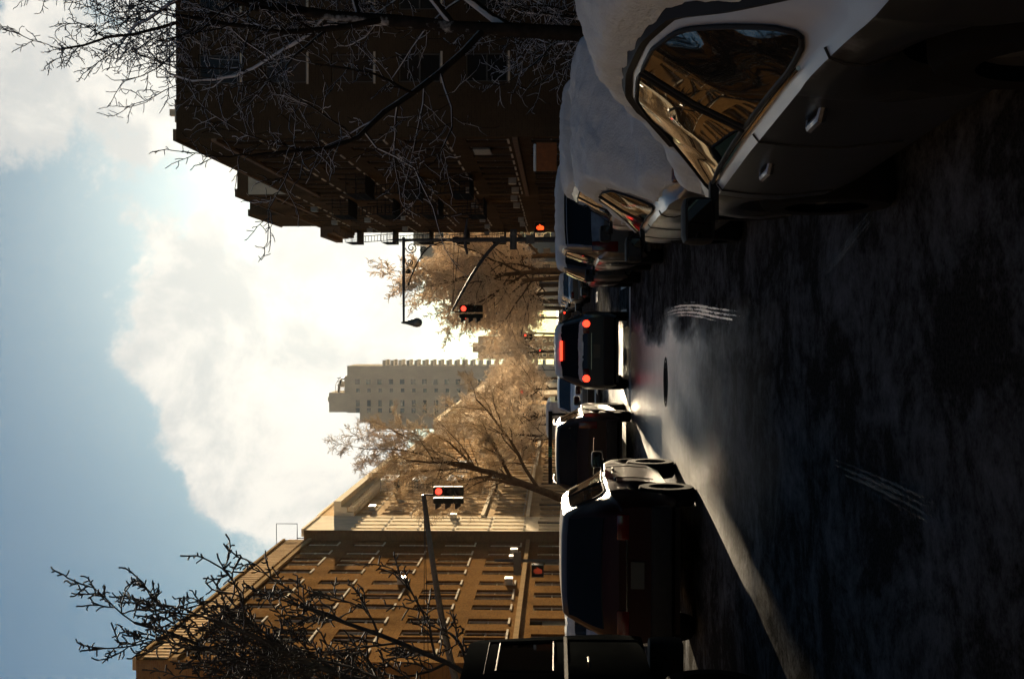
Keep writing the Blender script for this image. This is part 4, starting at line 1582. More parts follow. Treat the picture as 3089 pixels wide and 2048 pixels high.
class Car:
    """lofted body: y from 0 (rear) to L (front)"""

    def __init__(self, L, W, top, belt, plan=None, roofw=0.60, wheel_r=0.33, wheels=(0.9, 3.6), sill=0.28):
        self.L, self.W, self.top_, self.belt_ = L, W, top, belt
        h = W / 2
        self.plan_ = plan or [(0, h * 0.84), (0.12, h * 0.93), (0.5, h * 0.985), (1.2, h), (L - 1.1, h), (L - 0.45, h * 0.96), (L - 0.12, h * 0.86), (L, h * 0.74)]
        self.roofw, self.wr, self.wheels, self.sill0 = roofw, wheel_r, wheels, sill

    def top(self, y):
        return smooth_prof(self.top_, y, 0.04)

    def belt(self, y):
        return min(smooth_prof(self.belt_, y), self.top(y) - 0.02)

    def w(self, y):
        return smooth_prof(self.plan_, y)

    def sill(self, y):
        s = self.sill0
        ar = self.wr + 0.07
        for c in self.wheels:
            if abs(y - c) < ar:
                s = max(s, self.wr + math.sqrt(ar * ar - (y - c) ** 2))
        e = min(y, self.L - y)
        if e < 0.3:
            s = max(s, self.sill0 + 0.10 * (1 - e / 0.3))
        return min(s, self.belt(y) - 0.06)

    def section(self, y, topv=None):
        w, zt, zb, zs = self.w(y), self.top(y) if topv is None else topv, self.belt(y), self.sill(y)
        zb = min(zb, zt - 0.01)
        g = max(0.0, zt - zb)
        k = min(1, g / 0.42)
        xe = w * 0.93 + (self.roofw - w * 0.93) * k
        ze = zt - min(0.075, g * 0.55)
        hgt = zb - zs
        return [(w * 0.90, zs), (w * 0.975, zs + hgt * 0.22), (w, zs + hgt * 0.55), (w * 0.993, zs + hgt * 0.78), (w * 0.975, zb - min(0.02, hgt * 0.05)), (w * 0.945, zb),
                (w * 0.93, zb + 0.012 * k), ((w * 0.93 + xe) / 2 + 0.02 * k, (zb + ze) / 2), (xe, ze), (xe * 0.92, zt - min(0.025, g * 0.2)), (xe * 0.55, zt - 0.005), (0, zt)]

    def stations(self):
        ys = set()
        n = int(self.L / 0.11)
        for i in range(n + 1):
            ys.add(round(self.L * i / n, 4))
        for c in self.wheels:
            ar = self.wr + 0.07
            for i in range(-8, 9):
                ys.add(round(c + ar * math.sin(math.pi / 2 * i / 8), 4))
            ys.add(round(c - ar - 0.002, 4))
            ys.add(round(c + ar + 0.002, 4))
        for y, _ in self.top_:
            ys.add(round(y, 4))
        ys = sorted(y for y in ys if 0 <= y <= self.L)
        out = [ys[0]]
        for y in ys[1:]:
            if y - out[-1] > 0.0015:
                out.append(y)
        return out

    def body(self):
        mb = MB()
        rows = []
        for y in self.stations():
            s = self.section(y)
            rows.append([(-x, y, z) for x, z in s] + [(x, y, z) for x, z in s[::-1][1:]])
        mb.grid(rows)
        for r_, flip in ((rows[0], False), (rows[-1], True)):
            i = len(mb.v)
            mb.v += r_
            f = tuple(range(i, i + len(r_)))
            mb.f.append(f if flip else f[::-1])
        # floor pan
        mb.box(-self.W * 0.40, self.W * 0.40, 0.25, self.L - 0.25, self.sill0 - 0.04, self.sill0 + 0.02)
        return mb

    def side_x(self, y, f):
        s = self.section(y)
        a, b, c = s[6], s[7], s[8]
        if f < 0.5:
            t = f / 0.5
            return a[0] + (b[0] - a[0]) * t, a[1] + (b[1] - a[1]) * t
        t = (f - 0.5) / 0.5
        return b[0] + (c[0] - b[0]) * t, b[1] + (c[1] - b[1]) * t

    def side_glass(self, ya, yb, sg, off=0.007, dl=0.07, fr=(0.05, 0.92), rnd_end=0.0):
        """one pane between ya and yb that follows the greenhouse side; inset keeps a pillar"""
        mb = MB()
        n = max(3, int((yb - ya) / 0.06))
        rows = []
        for i in range(n + 1):
            y = ya + (yb - ya) * i / n
            zt = min(self.top(y - dl), self.top(y + dl))
            s = self.section(y)
            z0, z1 = s[6][1], s[8][1]
            zhi = min(z1, zt - 0.075) - 0.02
            fhi = max(fr[0] + 0.01, min(fr[1], (zhi - z0) / max(1e-3, z1 - z0)))
            row = []
            lo_, hi_ = fr[0], fhi
            if rnd_end:
                q = min(1.0, (y - ya) / rnd_end)
                sh = 0.42 * (1 - math.sqrt(max(0.0, 1 - (1 - q) ** 2)))
                lo_, hi_ = lo_ + (hi_ - lo_) * sh, hi_ - (hi_ - lo_) * sh
            for j in range(7):
                f = lo_ + (hi_ - lo_) * j / 6
                x, z = self.side_x(y, f)
                row.append((sg * (x + off), y, z + off * 0.4))
            rows.append(row)
        mb.grid(rows)
        i0 = len(mb.v)
        inner = [[(p[0] - sg * off * 1.5, p[1], p[2]) for p in r_] for r_ in rows]
        # closed thin slab
        mb.grid([rows[0], inner[0]])
        mb.grid([rows[-1], inner[-1]])
        mb.grid([[r_[0] for r_ in rows], [r_[0] for r_ in inner]])
        mb.grid([[r_[-1] for r_ in rows], [r_[-1] for r_ in inner]])
        self.last = rows
        return mb

    def top_patch(self, ya, yb, wf=0.86, off=0.008):
        mb = MB()
        rows = []
        n = max(4, int(abs(yb - ya) / 0.05))
        for i in range(n + 1):
            y = ya + (yb - ya) * i / n
            s = self.section(y)
            xe = s[8][0] * wf
            poly = s[8:][::-1]
            row = []
            for j in range(-8, 9):
                x = abs(xe * j / 8)
                for (x0, z0), (x1, z1) in zip(poly[:-1], poly[1:]):
                    if x <= x1 + 1e-9:
                        z = z0 + (z1 - z0) * ((x - x0) / max(1e-6, x1 - x0))
                        break
                row.append((xe * j / 8, y, z + off))
            rows.append(row)
        mb.grid(rows)
        low = [[(p[0], p[1], p[2] - off * 1.6) for p in r_] for r_ in rows]
        for a, b in ((rows[0], low[0]), (rows[-1], low[-1]), ([r_[0] for r_ in rows], [r_[0] for r_ in low]), ([r_[-1] for r_ in rows], [r_[-1] for r_ in low])):
            mb.grid([a, b])
        return mb


def wheel(par, x, y, r, wid, sg):
    t = MB()
    t.lathe([(r * 0.62, -wid / 2), (r * 0.93, -wid / 2), (r, -wid * 0.32), (r, wid * 0.32), (r * 0.93, wid / 2), (r * 0.62, wid / 2)], 28, 'X', (0, 0, 0))
    w_ = link('wheel', t.mesh('wheel', True), MT['tyre'], par, (x, y, r))
    rm = MB()
    rm.lathe([(r * 0.64, -wid * 0.36 * sg), (r * 0.60, wid * 0.30 * sg), (r * 0.52, wid * 0.22 * sg)], 28, 'X')
    rm.lathe([(0.0, wid * 0.30 * sg), (r * 0.16, wid * 0.30 * sg), (r * 0.18, wid * 0.12 * sg)], 14, 'X')
    for k in range(5):
        a = k * 2 * math.pi / 5
        c, s = math.cos(a), math.sin(a)
        p0 = Vector((wid * 0.22 * sg, c * r * 0.12, s * r * 0.12))
        p1 = Vector((wid * 0.22 * sg, c * r * 0.56, s * r * 0.56))
        rm.tube([p0, p1], [0.035, 0.028], 5)
    rm.lathe([(0.0, 0.0), (r * 0.62, 0.0)], 28, 'X')
    link('rim', rm.mesh('rim', True), MT['rim'], w_)


def snow_slab(car, ya, yb, th, wf=1.0, seed=1, ztop=None, skirt=0.0, rough_=0.016, over=0.0, base=0.0, edge=0.28):
    """snow lying on the car's upper surface, thick in the middle and rounded at the rim"""
    r = random.Random(seed)
    ph = [r.uniform(0, 6.28) for _ in range(8)]

    def nz(x, y):
        return (math.sin(x * 5.1 + y * 2.3 + ph[0]) + math.sin(x * 9.7 - y * 4.7 + ph[1]) * 0.6 + math.sin(y * 11.3 + x * 3 + ph[2]) * 0.5 + math.sin(x * 19 + y * 17 + ph[3]) * 0.3 + math.sin(x * 31 - y * 23 + ph[4]) * 0.22 + math.sin(x * 13 + y * 37 + ph[5]) * 0.18) * 0.4
    rows, low = [], []
    n = max(8, int((yb - ya) / 0.035))
    for i in range(n + 1):
        y = ya + (yb - ya) * i / n
        s = car.section(y)
        xe = s[8][0] * wf + over
        poly = s[5:][::-1] if wf > 1.02 else s[8:][::-1]
        ey = min(1.0, min(i, n - i) * ((yb - ya) / n) / edge)
        ey = math.sqrt(max(0.0, 1 - (1 - ey) ** 2))
        row, lrow = [], []
        m = 28
        for j in range(-m, m + 1):
            q = j / m
            x = xe * q
            ax = abs(x)
            z = poly[-1][1]
            for (x0, z0), (x1, z1) in zip(poly[:-1], poly[1:]):
                if ax <= x1 + 1e-9:
                    z = z0 + (z1 - z0) * ((ax - x0) / max(1e-6, x1 - x0))
                    break
            ex = max(0.0, 1 - abs(q) ** 7) ** 0.5
            t = (th(y) if callable(th) else th) * (1 + 0.11 * nz(x, y)) * ex * ey + rough_ * nz(x * 2, y * 2) * ex * ey
            pv_ = Vector((x * 5 + seed, y * 5, seed * 1.7))
            t += (0.018 * mnoise.noise(pv_) + 0.011 * mnoise.noise(pv_ * 2.7) + 0.006 * mnoise.noise(pv_ * 6.5)) * ex * ey
            xw = x * (1 + (0.025 * nz(3.0, y * 2.2) + 0.03 * mnoise.noise(pv_ * 1.6)) * abs(q) ** 3)
            yy = y + 0.03 * nz(x * 2, 5.0) * (1 - ey)
            zz = z + base
            row.append((xw, yy, zz + max(0.004, t)))
            lrow.append((xw, yy, zz - skirt * abs(q) ** 6 - 0.004 + (0 if base == 0 else 0.0)))
        rows.append(row)
        low.append(lrow)
    mb = MB()
    mb.grid(rows)
    mb.grid([r_[::-1] for r_ in low])
    for a, b in ((rows[0], low[0]), (rows[-1], low[-1]), ([r_[0] for r_ in rows], [r_[0] for r_ in low]), ([r_[-1] for r_ in rows], [r_[-1] for r_ in low])):
        mb.grid([a, b])
    return mb


def build_car(name, label, cat, loc, rz, car, paint, panes, rear_glass, wind, tail='suv', lit=False, snow=None, group=None, head_lit=False, detail=True, chrome=False,
              tail_z=0.95, handles=(), mirror_y=None, mirror_snow=False, roof_rail=False, mirror_paint=None, glass='car_glass'):
    root = thing(name, label, cat, loc, rz, group)
    b = obj('body', car.body(), paint, root, True)
    for sg in (-1, 1):
        for (ya, yb) in panes:
            g = obj('side_window', car.side_glass(ya, yb, sg, rnd_end=0.34 if ya == panes[0][0] else 0.0), MT[glass], root, True)
            if chrome or detail:
                rows = car.last
                loop = [r_[0] for r_ in rows] + rows[-1][1:] + [r_[-1] for r_ in rows[::-1]][1:] + rows[0][::-1][1:]
                t = MB()
                t.tube([(p[0], p[1], p[2]) for p in loop], 0.009 if chrome else 0.008, 6)
                obj('window_trim', t, MT['black_plastic'], g, True)
        if chrome:
            cs_ = MB()
            ya, yb = panes[0][0] + 0.2, panes[-1][1] + 0.05
            cs_.tube([(sg * (car.side_x(y, 0.015)[0] + 0.010), y, car.side_x(y, 0.015)[1]) for y in [ya + (yb - ya) * i / 24 for i in range(25)]], 0.008, 6)
            obj('chrome_strip', cs_, MT['chrome'], root, True)
    if rear_glass:
        obj('rear_window', car.top_patch(rear_glass[0], rear_glass[1], rear_glass[2] if len(rear_glass) > 2 else 0.86), MT['tinted_glass'], root, True)
    if wind:
        obj('windscreen', car.top_patch(wind[0], wind[1], 0.88), MT['car_glass'], root, True)
    for yw in car.wheels:
        for sg in (-1, 1):
            wheel(root, sg * (car.W / 2 - 0.125), yw, car.wr, 0.22, sg)
    h = car.W / 2
    # lamps
    for sg in (-1, 1):
        tl = MB()
        if tail == 'suv':
            tl.box(sg * h * 0.60 - 0.15, sg * h * 0.60 + 0.15, -0.02, 0.10, tail_z - 0.07, tail_z + 0.08)
        elif tail == 'tall':
            tl.box(sg * h * 0.74 - 0.08, sg * h * 0.74 + 0.08, -0.02, 0.10, tail_z - 0.2, tail_z + 0.2)
        else:
            tl.box(sg * h * 0.62 - 0.17, sg * h * 0.62 + 0.17, -0.02, 0.12, tail_z - 0.08, tail_z + 0.07)
        to_ = obj('tail_lamp', tl, MT['red_lamp'], root, True, bevel=0.02)
        if lit:
            bl = MB()
            bl.lathe([(0.0, -0.036), (0.060, -0.034), (0.085, -0.02)], 14, 'Y', (sg * (h * 0.60 + 0.075), 0, tail_z))
            obj('brake_light', bl, MT['lit_brake'], to_, True)
        hl = MB()
        zf = car.belt(car.L - 0.25) - 0.10
        hl.box(sg * h * 0.62 - 0.19, sg * h * 0.62 + 0.19, car.L - 0.28, car.L - 0.045, zf - 0.075, zf + 0.075)
        obj('headlight', hl, MT['lit_head'] if head_lit else MT['head_lamp'], root, True, bevel=0.03)
    # bumpers, plate, handles, mirrors
    bp = MB()
    bp.box(-h * 0.86, h * 0.86, -0.07, 0.15, 0.36, 0.60)
    obj('rear_bumper', bp, MT['black_plastic'] if tail != 'sedan' else paint, root, True, bevel=0.05)
    fb = MB()
    fb.box(-h * 0.76, h * 0.76, car.L - 0.12, car.L + 0.05, 0.30, 0.55)
    obj('front_bumper', fb, MT['black_plastic'], root, True, bevel=0.05)
    gr = MB()
    for k in range(4):
        gr.box(-h * 0.36, h * 0.36, car.L - 0.05, car.L + 0.012, 0.58 + k * 0.04, 0.602 + k * 0.04)
    obj('grille', gr, MT['chrome'] if chrome else MT['black_plastic'], root)
    pl = MB()
    pl.box(-0.155, 0.155, -0.022, 0.02, 0.68, 0.835)
    obj('number_plate', pl, MT['plate'], root)
    if tail != 'sedan':
        ls = MB()
        ls.box(-h * 0.45, h * 0.45, -0.018, 0.03, 0.875, 0.89)
        obj('trim_strip', ls, MT['chrome'], root)
    for sg in (-1, 1):
        my = mirror_y if mirror_y is not None else (wind[0] + wind[1]) / 2 - 0.25 if wind else car.L * 0.66
        zb = car.belt(my)
        mm = MB()
        x0 = sg * (car.w(my) * 0.98 + 0.13)
        mm.box(x0 - 0.11, x0 + 0.11, my - 0.07, my + 0.10, zb + 0.01, zb + 0.16)
        m_ = obj('mirror', mm, MT[mirror_paint] if mirror_paint else paint, root, True, bevel=0.045)
        am = MB()
        am.box(min(sg * car.w(my) * 0.90, x0), max(sg * car.w(my) * 0.90, x0), my - 0.02, my + 0.05, zb - 0.01, zb + 0.03)
        obj('arm', am, MT['black_plastic'], m_)
        mg = MB()
        mg.box(x0 - 0.09, x0 + 0.09, my - 0.076, my - 0.072, zb + 0.03, zb + 0.14)
        obj('glass', mg, MT['car_glass'], m_)
        if mirror_snow:
            ms = MB()
            ms.box(x0 - 0.10, x0 + 0.10, my - 0.08, my + 0.10, zb + 0.15, zb + 0.24)
            obj('snow', ms, MT['snow'], m_, True, bevel=0.045)
        for hy in handles:
            hm = MB()
            xs = sg * (car.w(hy) * 0.985 + 0.030)
            hm.tube([(xs - sg * 0.04, hy - 0.11, car.belt(hy) - 0.13), (xs, hy - 0.085, car.belt(hy) - 0.125), (xs, hy + 0.085, car.belt(hy) - 0.125), (xs - sg * 0.04, hy + 0.11, car.belt(hy) - 0.13)],
                    [0.014, 0.017, 0.017, 0.014], 8)
            obj('door_handle', hm, paint, root, True)
    if detail:
        # shut lines of the doors
        for sg in (-1, 1):
            for ys in [panes[0][0] - 0.05] + [(a[1] + b_[0]) / 2 for a, b_ in zip(panes[:-1], panes[1:])] + [panes[-1][1] - 0.25]:
                pts = []
                for k in range(1, 6):
                    s = car.section(ys)
                    pts.append((sg * (s[k][0] + 0.001), ys, s[k][1]))
                obj('door_seam', MB().tube(pts, 0.006, 4), MT['black_plastic'], root)
    if roof_rail:
        rr_ = MB()
        for sg in (-1, 1):
            y0_, y1_ = roof_rail
            pts = []
            for i in range(9):
                y = y0_ + (y1_ - y0_) * i / 8
                s = car.section(y)
                pts.append((sg * s[8][0] * 0.95, y, s[9][1] + (0.06 if 0 < i < 8 else 0.0)))
            rr_.tube(pts, 0.017, 6)
        obj('roof_rail', rr_, MT['black_plastic'], root, True)
    for sn_ in (snow or []):
        if isinstance(sn_, tuple):
            nm, m_ = sn_
            obj(nm, m_, MT['snow'], root, 'all')
        else:
            obj('snow', sn_, MT['snow'], root, 'all')
    return root


def suv_prof(L, H, hood=1.02, base=1.05, rake=0.42):
    top = [(0, 0.93), (0.03, base), (0.06, base + 0.04), (rake, H - 0.09), (rake + 0.16, H - 0.02), (L * 0.36, H), (L * 0.50, H - 0.02), (L * 0.555, H - 0.07),
           (L * 0.715, hood + 0.08), (L * 0.75, hood + 0.03), (L * 0.88, hood - 0.03), (L * 0.96, hood - 0.13), (L, hood - 0.30)]
    belt = [(0, base - 0.16), (0.3, base - 0.03), (L * 0.4, base - 0.02), (L * 0.72, base - 0.06), (L * 0.9, hood - 0.15), (L, hood - 0.40)]
    return top, belt


def sedan_prof(L, H, hood=0.98, trunk=1.04):
    top = [(0, 0.86), (0.06, trunk - 0.06), (0.18, trunk), (L * 0.125, trunk + 0.01), (L * 0.145, trunk + 0.04), (L * 0.29, H - 0.09), (L * 0.35, H - 0.02), (L * 0.43, H),
           (L * 0.50, H - 0.015), (L * 0.565, H - 0.08), (L * 0.725, hood + 0.075), (L * 0.76, hood + 0.03), (L * 0.88, hood - 0.04), (L * 0.96, hood - 0.14), (L, hood - 0.30)]
    belt = [(0, trunk - 0.22), (0.3, trunk - 0.10), (L * 0.3, trunk - 0.07), (L * 0.72, trunk - 0.10), (L * 0.9, hood - 0.16), (L, hood - 0.38)]
    return top, belt


P_SILVER = paint_mat('frosted_silver_paint', (0.026, 0.027, 0.029), 0.15, 0.34, frost=0.6, coat=0.15, spec=0.25)
P_BLACK = paint_mat('black_paint', (0.012, 0.012, 0.013), 0.0, 0.3, coat=0.1)
P_RED = paint_mat('dark_red_paint', (0.022, 0.004, 0.003), 0.0, 0.38, coat=0.03, spec=0.15)
P_BROWN = paint_mat('dark_brown_paint', (0.022, 0.010, 0.006), 0.0, 0.38, coat=0.03, spec=0.15)
P_WHITE = paint_mat('white_paint', (0.60, 0.60, 0.58), 0.0, 0.25)
P_BLUE = paint_mat('pale_blue_paint', (0.20, 0.26, 0.36), 0.3, 0.28, frost=0.4)
P_GREY = paint_mat('grey_paint', (0.07, 0.072, 0.075), 0.5, 0.3, frost=0.3)
P_VAN = paint_mat('dark_van_paint', (0.016, 0.018, 0.019), 0.0, 0.6)
P_VAN.node_tree.nodes['Principled BSDF'].inputs['Coat Weight'].default_value = 0.0
P_VAN.node_tree.nodes['Principled BSDF'].inputs['Specular IOR Level'].default_value = 0.0

# --- near parked car at right: silver sedan under thick snow
LN = 5.1
n1_top = [(0, 0.86), (0.06, 0.98), (0.18, 1.04), (0.62, 1.065), (0.72, 1.10), (1.52, 1.41), (1.80, 1.475), (2.25, 1.50), (2.65, 1.48), (3.0, 1.405), (3.74, 1.055),
          (3.9, 1.02), (4.5, 0.95), (4.9, 0.84), (5.1, 0.68)]
n1_belt = [(0, 0.80), (0.3, 0.93), (1.2, 0.985), (2.4, 0.975), (3.7, 0.945), (4.6, 0.81), (5.1, 0.60)]
cN1 = Car(LN, 1.86, n1_top, n1_belt, roofw=0.62, wheels=(0.98, 3.95), wheel_r=0.335)
snow_n1 = [('roof_snow', snow_slab(cN1, 0.75, 3.55, lambda y: 0.115 + 0.03 * math.sin(y * 1.3), 0.985, 3, over=0.0, base=0.0, edge=0.16)),
           ('bonnet_snow', snow_slab(cN1, 3.62, 5.02, 0.14, 1.0, 4, over=-0.02)),
           ('boot_snow', snow_slab(cN1, 0.05, 0.72, 0.12, 0.98, 5))]
build_car('parked_car', 'nearest parked silver sedan under thick snow at the right edge', 'car', (1.66, 2.62, 0), R(2.4), cN1, P_SILVER, [(0.98, 2.12), (2.18, 3.62)],
          (0.74, 1.45), (2.98, 3.72), 'sedan', snow=snow_n1, group='cars parked along the right kerb', chrome=True, handles=(1.62, 2.68), tail_z=0.86, mirror_y=3.45, mirror_paint='black_plastic')
N1 = bpy.data.objects['parked_car']
for sg in (-1, 1):
    md = MB()
    rows = [[], [], [], []]
    for i in range(40):
        y = 0.80 + (3.35 - 0.80) * i / 39
        sc_ = cN1.section(y)
        x, z = sc_[8][0], sc_[8][1]
        for k, (dx_, dz_) in enumerate(((0.014, -0.012), (0.014, 0.014), (-0.03, 0.030), (-0.03, 0.0))):
            rows[k].append((sg * (x + dx_), y, z + dz_))
    md.grid(rows + [rows[0]])
    obj('roof_moulding', md, MT['black_plastic'], N1, True)
PK = 'cars parked along the right kerb'
t_, b_ = sedan_prof(4.2, 1.46)
cN2 = Car(4.2, 1.80, t_, b_, roofw=0.60, wheels=(0.85, 3.3))
build_car('parked_car', 'parked sedan buried in snow just ahead of the nearest silver one', 'car', (1.66, 8.55, 0), R(0.6), cN2, P_GREY, [(0.80, 1.74), (1.80, 2.95)], (0.64, 1.20), (2.40, 3.03), 'sedan',
          snow=[('roof_snow', snow_slab(cN2, 0.02, 3.1, lambda y: 0.12 + 0.05 * math.exp(-((y - 0.9) / 0.35) ** 2), 1.0, 13, over=0.02, skirt=0.03)),
                ('bonnet_snow', snow_slab(cN2, 3.12, 4.1, 0.13, 1.0, 14)),
                ('bumper_snow', MB().box(-0.74, 0.74, -0.10, 0.12, 0.603, 0.70))], group=PK, tail_z=0.86, mirror_paint='black_plastic', glass='tinted_glass')
t_, b_ = suv_prof(4.5, 1.55, 1.0, 1.02)
cN3 = Car(4.5, 1.82, t_, b_, roofw=0.64, wheels=(0.9, 3.5), wheel_r=0.34)
build_car('parked_car', 'parked white hatchback with a chrome window line and snow on its roof', 'car', (2.18, 14.0, 0), R(0.3), cN3, P_WHITE, [(0.5, 1.4), (1.47, 3.05)], (0.09, 0.44), (2.52, 3.2), 'tall',
          snow=[('roof_snow', snow_slab(cN3, 0.42, 2.5, 0.10, 0.95, 23))], group=PK, chrome=True, tail_z=0.98, mirror_paint='black_plastic', handles=(1.2, 2.2))
t_, b_ = suv_prof(4.4, 1.66, 1.05, 1.08, 0.22)
cN4 = Car(4.4, 1.84, t_, b_, roofw=0.70, wheels=(0.85, 3.4), wheel_r=0.36)
build_car('parked_car', 'boxy grey parked car with an upright rear window ahead of the white one', 'car', (1.84, 19.6, 0), R(0.0), cN4, P_GREY, [(0.35, 1.3), (1.37, 2.95)], (0.075, 0.24, 0.9), (2.45, 3.12), 'tall',
          snow=[('roof_snow', snow_slab(cN4, 0.25, 2.4, 0.05, 0.96, 33))], group=PK, tail_z=0.95, glass='tinted_glass', mirror_paint='black_plastic')
t_, b_ = suv_prof(4.6, 1.62)
cN5 = Car(4.6, 1.84, t_, b_, roofw=0.64, wheels=(0.9, 3.6), wheel_r=0.35)
build_car('parked_car', 'dark parked hatchback with snowy bonnet fifth in the right hand row', 'car', (1.70, 25.0, 0), 0, cN5, P_BLACK, [(0.5, 1.4), (1.47, 3.1)], (0.09, 0.44), (2.58, 3.28), 'suv',
          snow=[('roof_snow', snow_slab(cN5, 0.42, 2.5, 0.09, 0.95, 43)), ('bonnet_snow', snow_slab(cN5, 3.3, 4.4, 0.09, 1.0, 44))], group=PK, glass='tinted_glass')

# --- the car stopped ahead, brake lights lit
t_, b_ = suv_prof(4.6, 1.68, 1.05, 1.10, 0.36)
cC = Car(4.6, 1.86, t_, b_, roofw=0.64, wheels=(0.9, 3.55), wheel_r=0.36)
C = build_car('stopped_car', 'black car stopped in mid street with red brake lights and snow on its roof', 'car', (-0.66, 29.6, 0), 0, cC, P_BLACK, [(0.5, 1.5), (1.57, 3.1)], (0.085, 0.37, 0.90), (2.58, 3.28), 'suv',
              lit=True, snow=[('roof_snow', snow_slab(cC, 0.36, 2.7, 0.06, 0.98, 53)),
                              ('ledge_snow', snow_slab(cC, 0.03, 0.085, 0.025, 1.0, 54, edge=0.02))], tail_z=1.0)
hb = MB()
hb.box(-0.23, 0.23, 0.27, 0.32, 1.545, 1.605)
obj('high_brake_light', hb, MT['lit_brake'], C, True, bevel=0.015)

# --- left hand cars
t_, b_ = suv_prof(4.6, 1.66, 1.04, 1.10, 0.50)
cA = Car(4.6, 1.86, t_, b_, roofw=0.64, wheels=(0.9, 3.6), wheel_r=0.35)
build_car('dark_car', 'dark red car seen from behind in the left row beyond the dark truck cab', 'car', (-2.92, 14.8, 0), R(-0.3), cA, P_RED, [(0.62, 1.6), (1.67, 3.1)], (0.09, 0.50, 0.9), (2.6, 3.28), 'suv',
          chrome=True, tail_z=0.92, handles=(1.4, 2.4))
t_, b_ = suv_prof(4.8, 1.72, 1.10, 1.16, 0.34)
cB = Car(4.8, 1.92, t_, b_, roofw=0.68, wheels=(0.95, 3.75), wheel_r=0.37)
build_car('dark_car', 'large dark brown car ahead of the dark red one in the left lane', 'car', (-2.95, 28.0, 0), 0, cB, P_BROWN, [(0.5, 1.6), (1.67, 3.2)], (0.085, 0.35, 0.9), (2.7, 3.42), 'tall', tail_z=1.0,
          roof_rail=(0.6, 2.5))
t_, b_ = suv_prof(4.4, 1.66, 1.08, 1.10, 0.30)
cD = Car(4.4, 1.84, t_, b_, roofw=0.66, wheels=(0.85, 3.45), wheel_r=0.36)
build_car('oncoming_car', 'pale car beyond the junction facing the camera with a lit headlamp', 'car', (-2.65, 51.0, 0), R(180), cD, P_BLUE, [(0.5, 1.4), (1.47, 3.0)], (0.085, 0.30), (2.48, 3.15), 'suv', head_lit=True)
t_, b_ = sedan_prof(4.6, 1.45)
cF = Car(4.6, 1.8, t_, b_, roofw=0.6, wheels=(0.9, 3.6))
build_car('parked_car', 'pale blue frosted sedan seen between the truck cab and the dark red car', 'car', (-6.2, 25.0, 0), 0, cF, P_BLUE, [(0.85, 1.9), (1.97, 3.25)], (0.70, 1.32), (2.62, 3.32), 'sedan', tail_z=0.88,
          snow=[('roof_snow', snow_slab(cF, 1.2, 2.7, 0.06, 0.95, 63))])
FG = 'cars far along the street'
far_src = None
for i, (x, y, pt_, lb) in enumerate(((1.9, 63.0, P_GREY, 'grey parked car past the junction on the right'),
                                     (1.95, 70.0, P_WHITE, 'white parked car past the junction on the right'),
                                     (1.9, 78.0, P_BLACK, 'black parked car third past the junction on the right'),
                                     (1.95, 92.0, P_BLUE, 'pale parked car far along on the right'),
                                     (-6.2, 62.0, P_WHITE, 'white parked car past the junction on the left'),
                                     (-6.2, 70.0, P_BLACK, 'black parked car past the junction on the left'),
                                     (-6.2, 84.0, P_GREY, 'grey parked car far along on the left'),
                                     (0.3, 120.0, P_BLACK, 'distant dark car with lit tail lights in the right lane'),
                                     (-2.6, 134.0, P_WHITE, 'distant pale car with lit tail lights in the left lane'),
                                     (-0.4, 170.0, P_BLACK, 'farthest dark car with lit tail lights beyond the second junction'))):
    if far_src is None or i in (7,):
        t_, b_ = sedan_prof(4.5, 1.47)
        cX = Car(4.5, 1.8, t_, b_, roofw=0.6, wheels=(0.9, 3.55))
        far_src = build_car('far_car', lb, 'car', (x, y, 0), 0, cX, pt_, [(0.85, 1.85), (1.92, 3.2)], (0.68, 1.28), (2.56, 3.25), 'suv' if i >= 7 else 'sedan', lit=i >= 7, detail=False,
                            group=FG, tail_z=0.9, snow=None if i >= 7 else [('roof_snow', snow_slab(cX, 1.2, 2.7, 0.08, 0.95, 71))])
        c = far_src
    else:
        c = copy_tree(far_src)
        c.location = (x, y, 0)
        c['label'] = lb
        for ch in c.children:
            if ch.name.startswith('body'):
                ch.material_slots[0].link = 'OBJECT'
                ch.material_slots[0].material = pt_


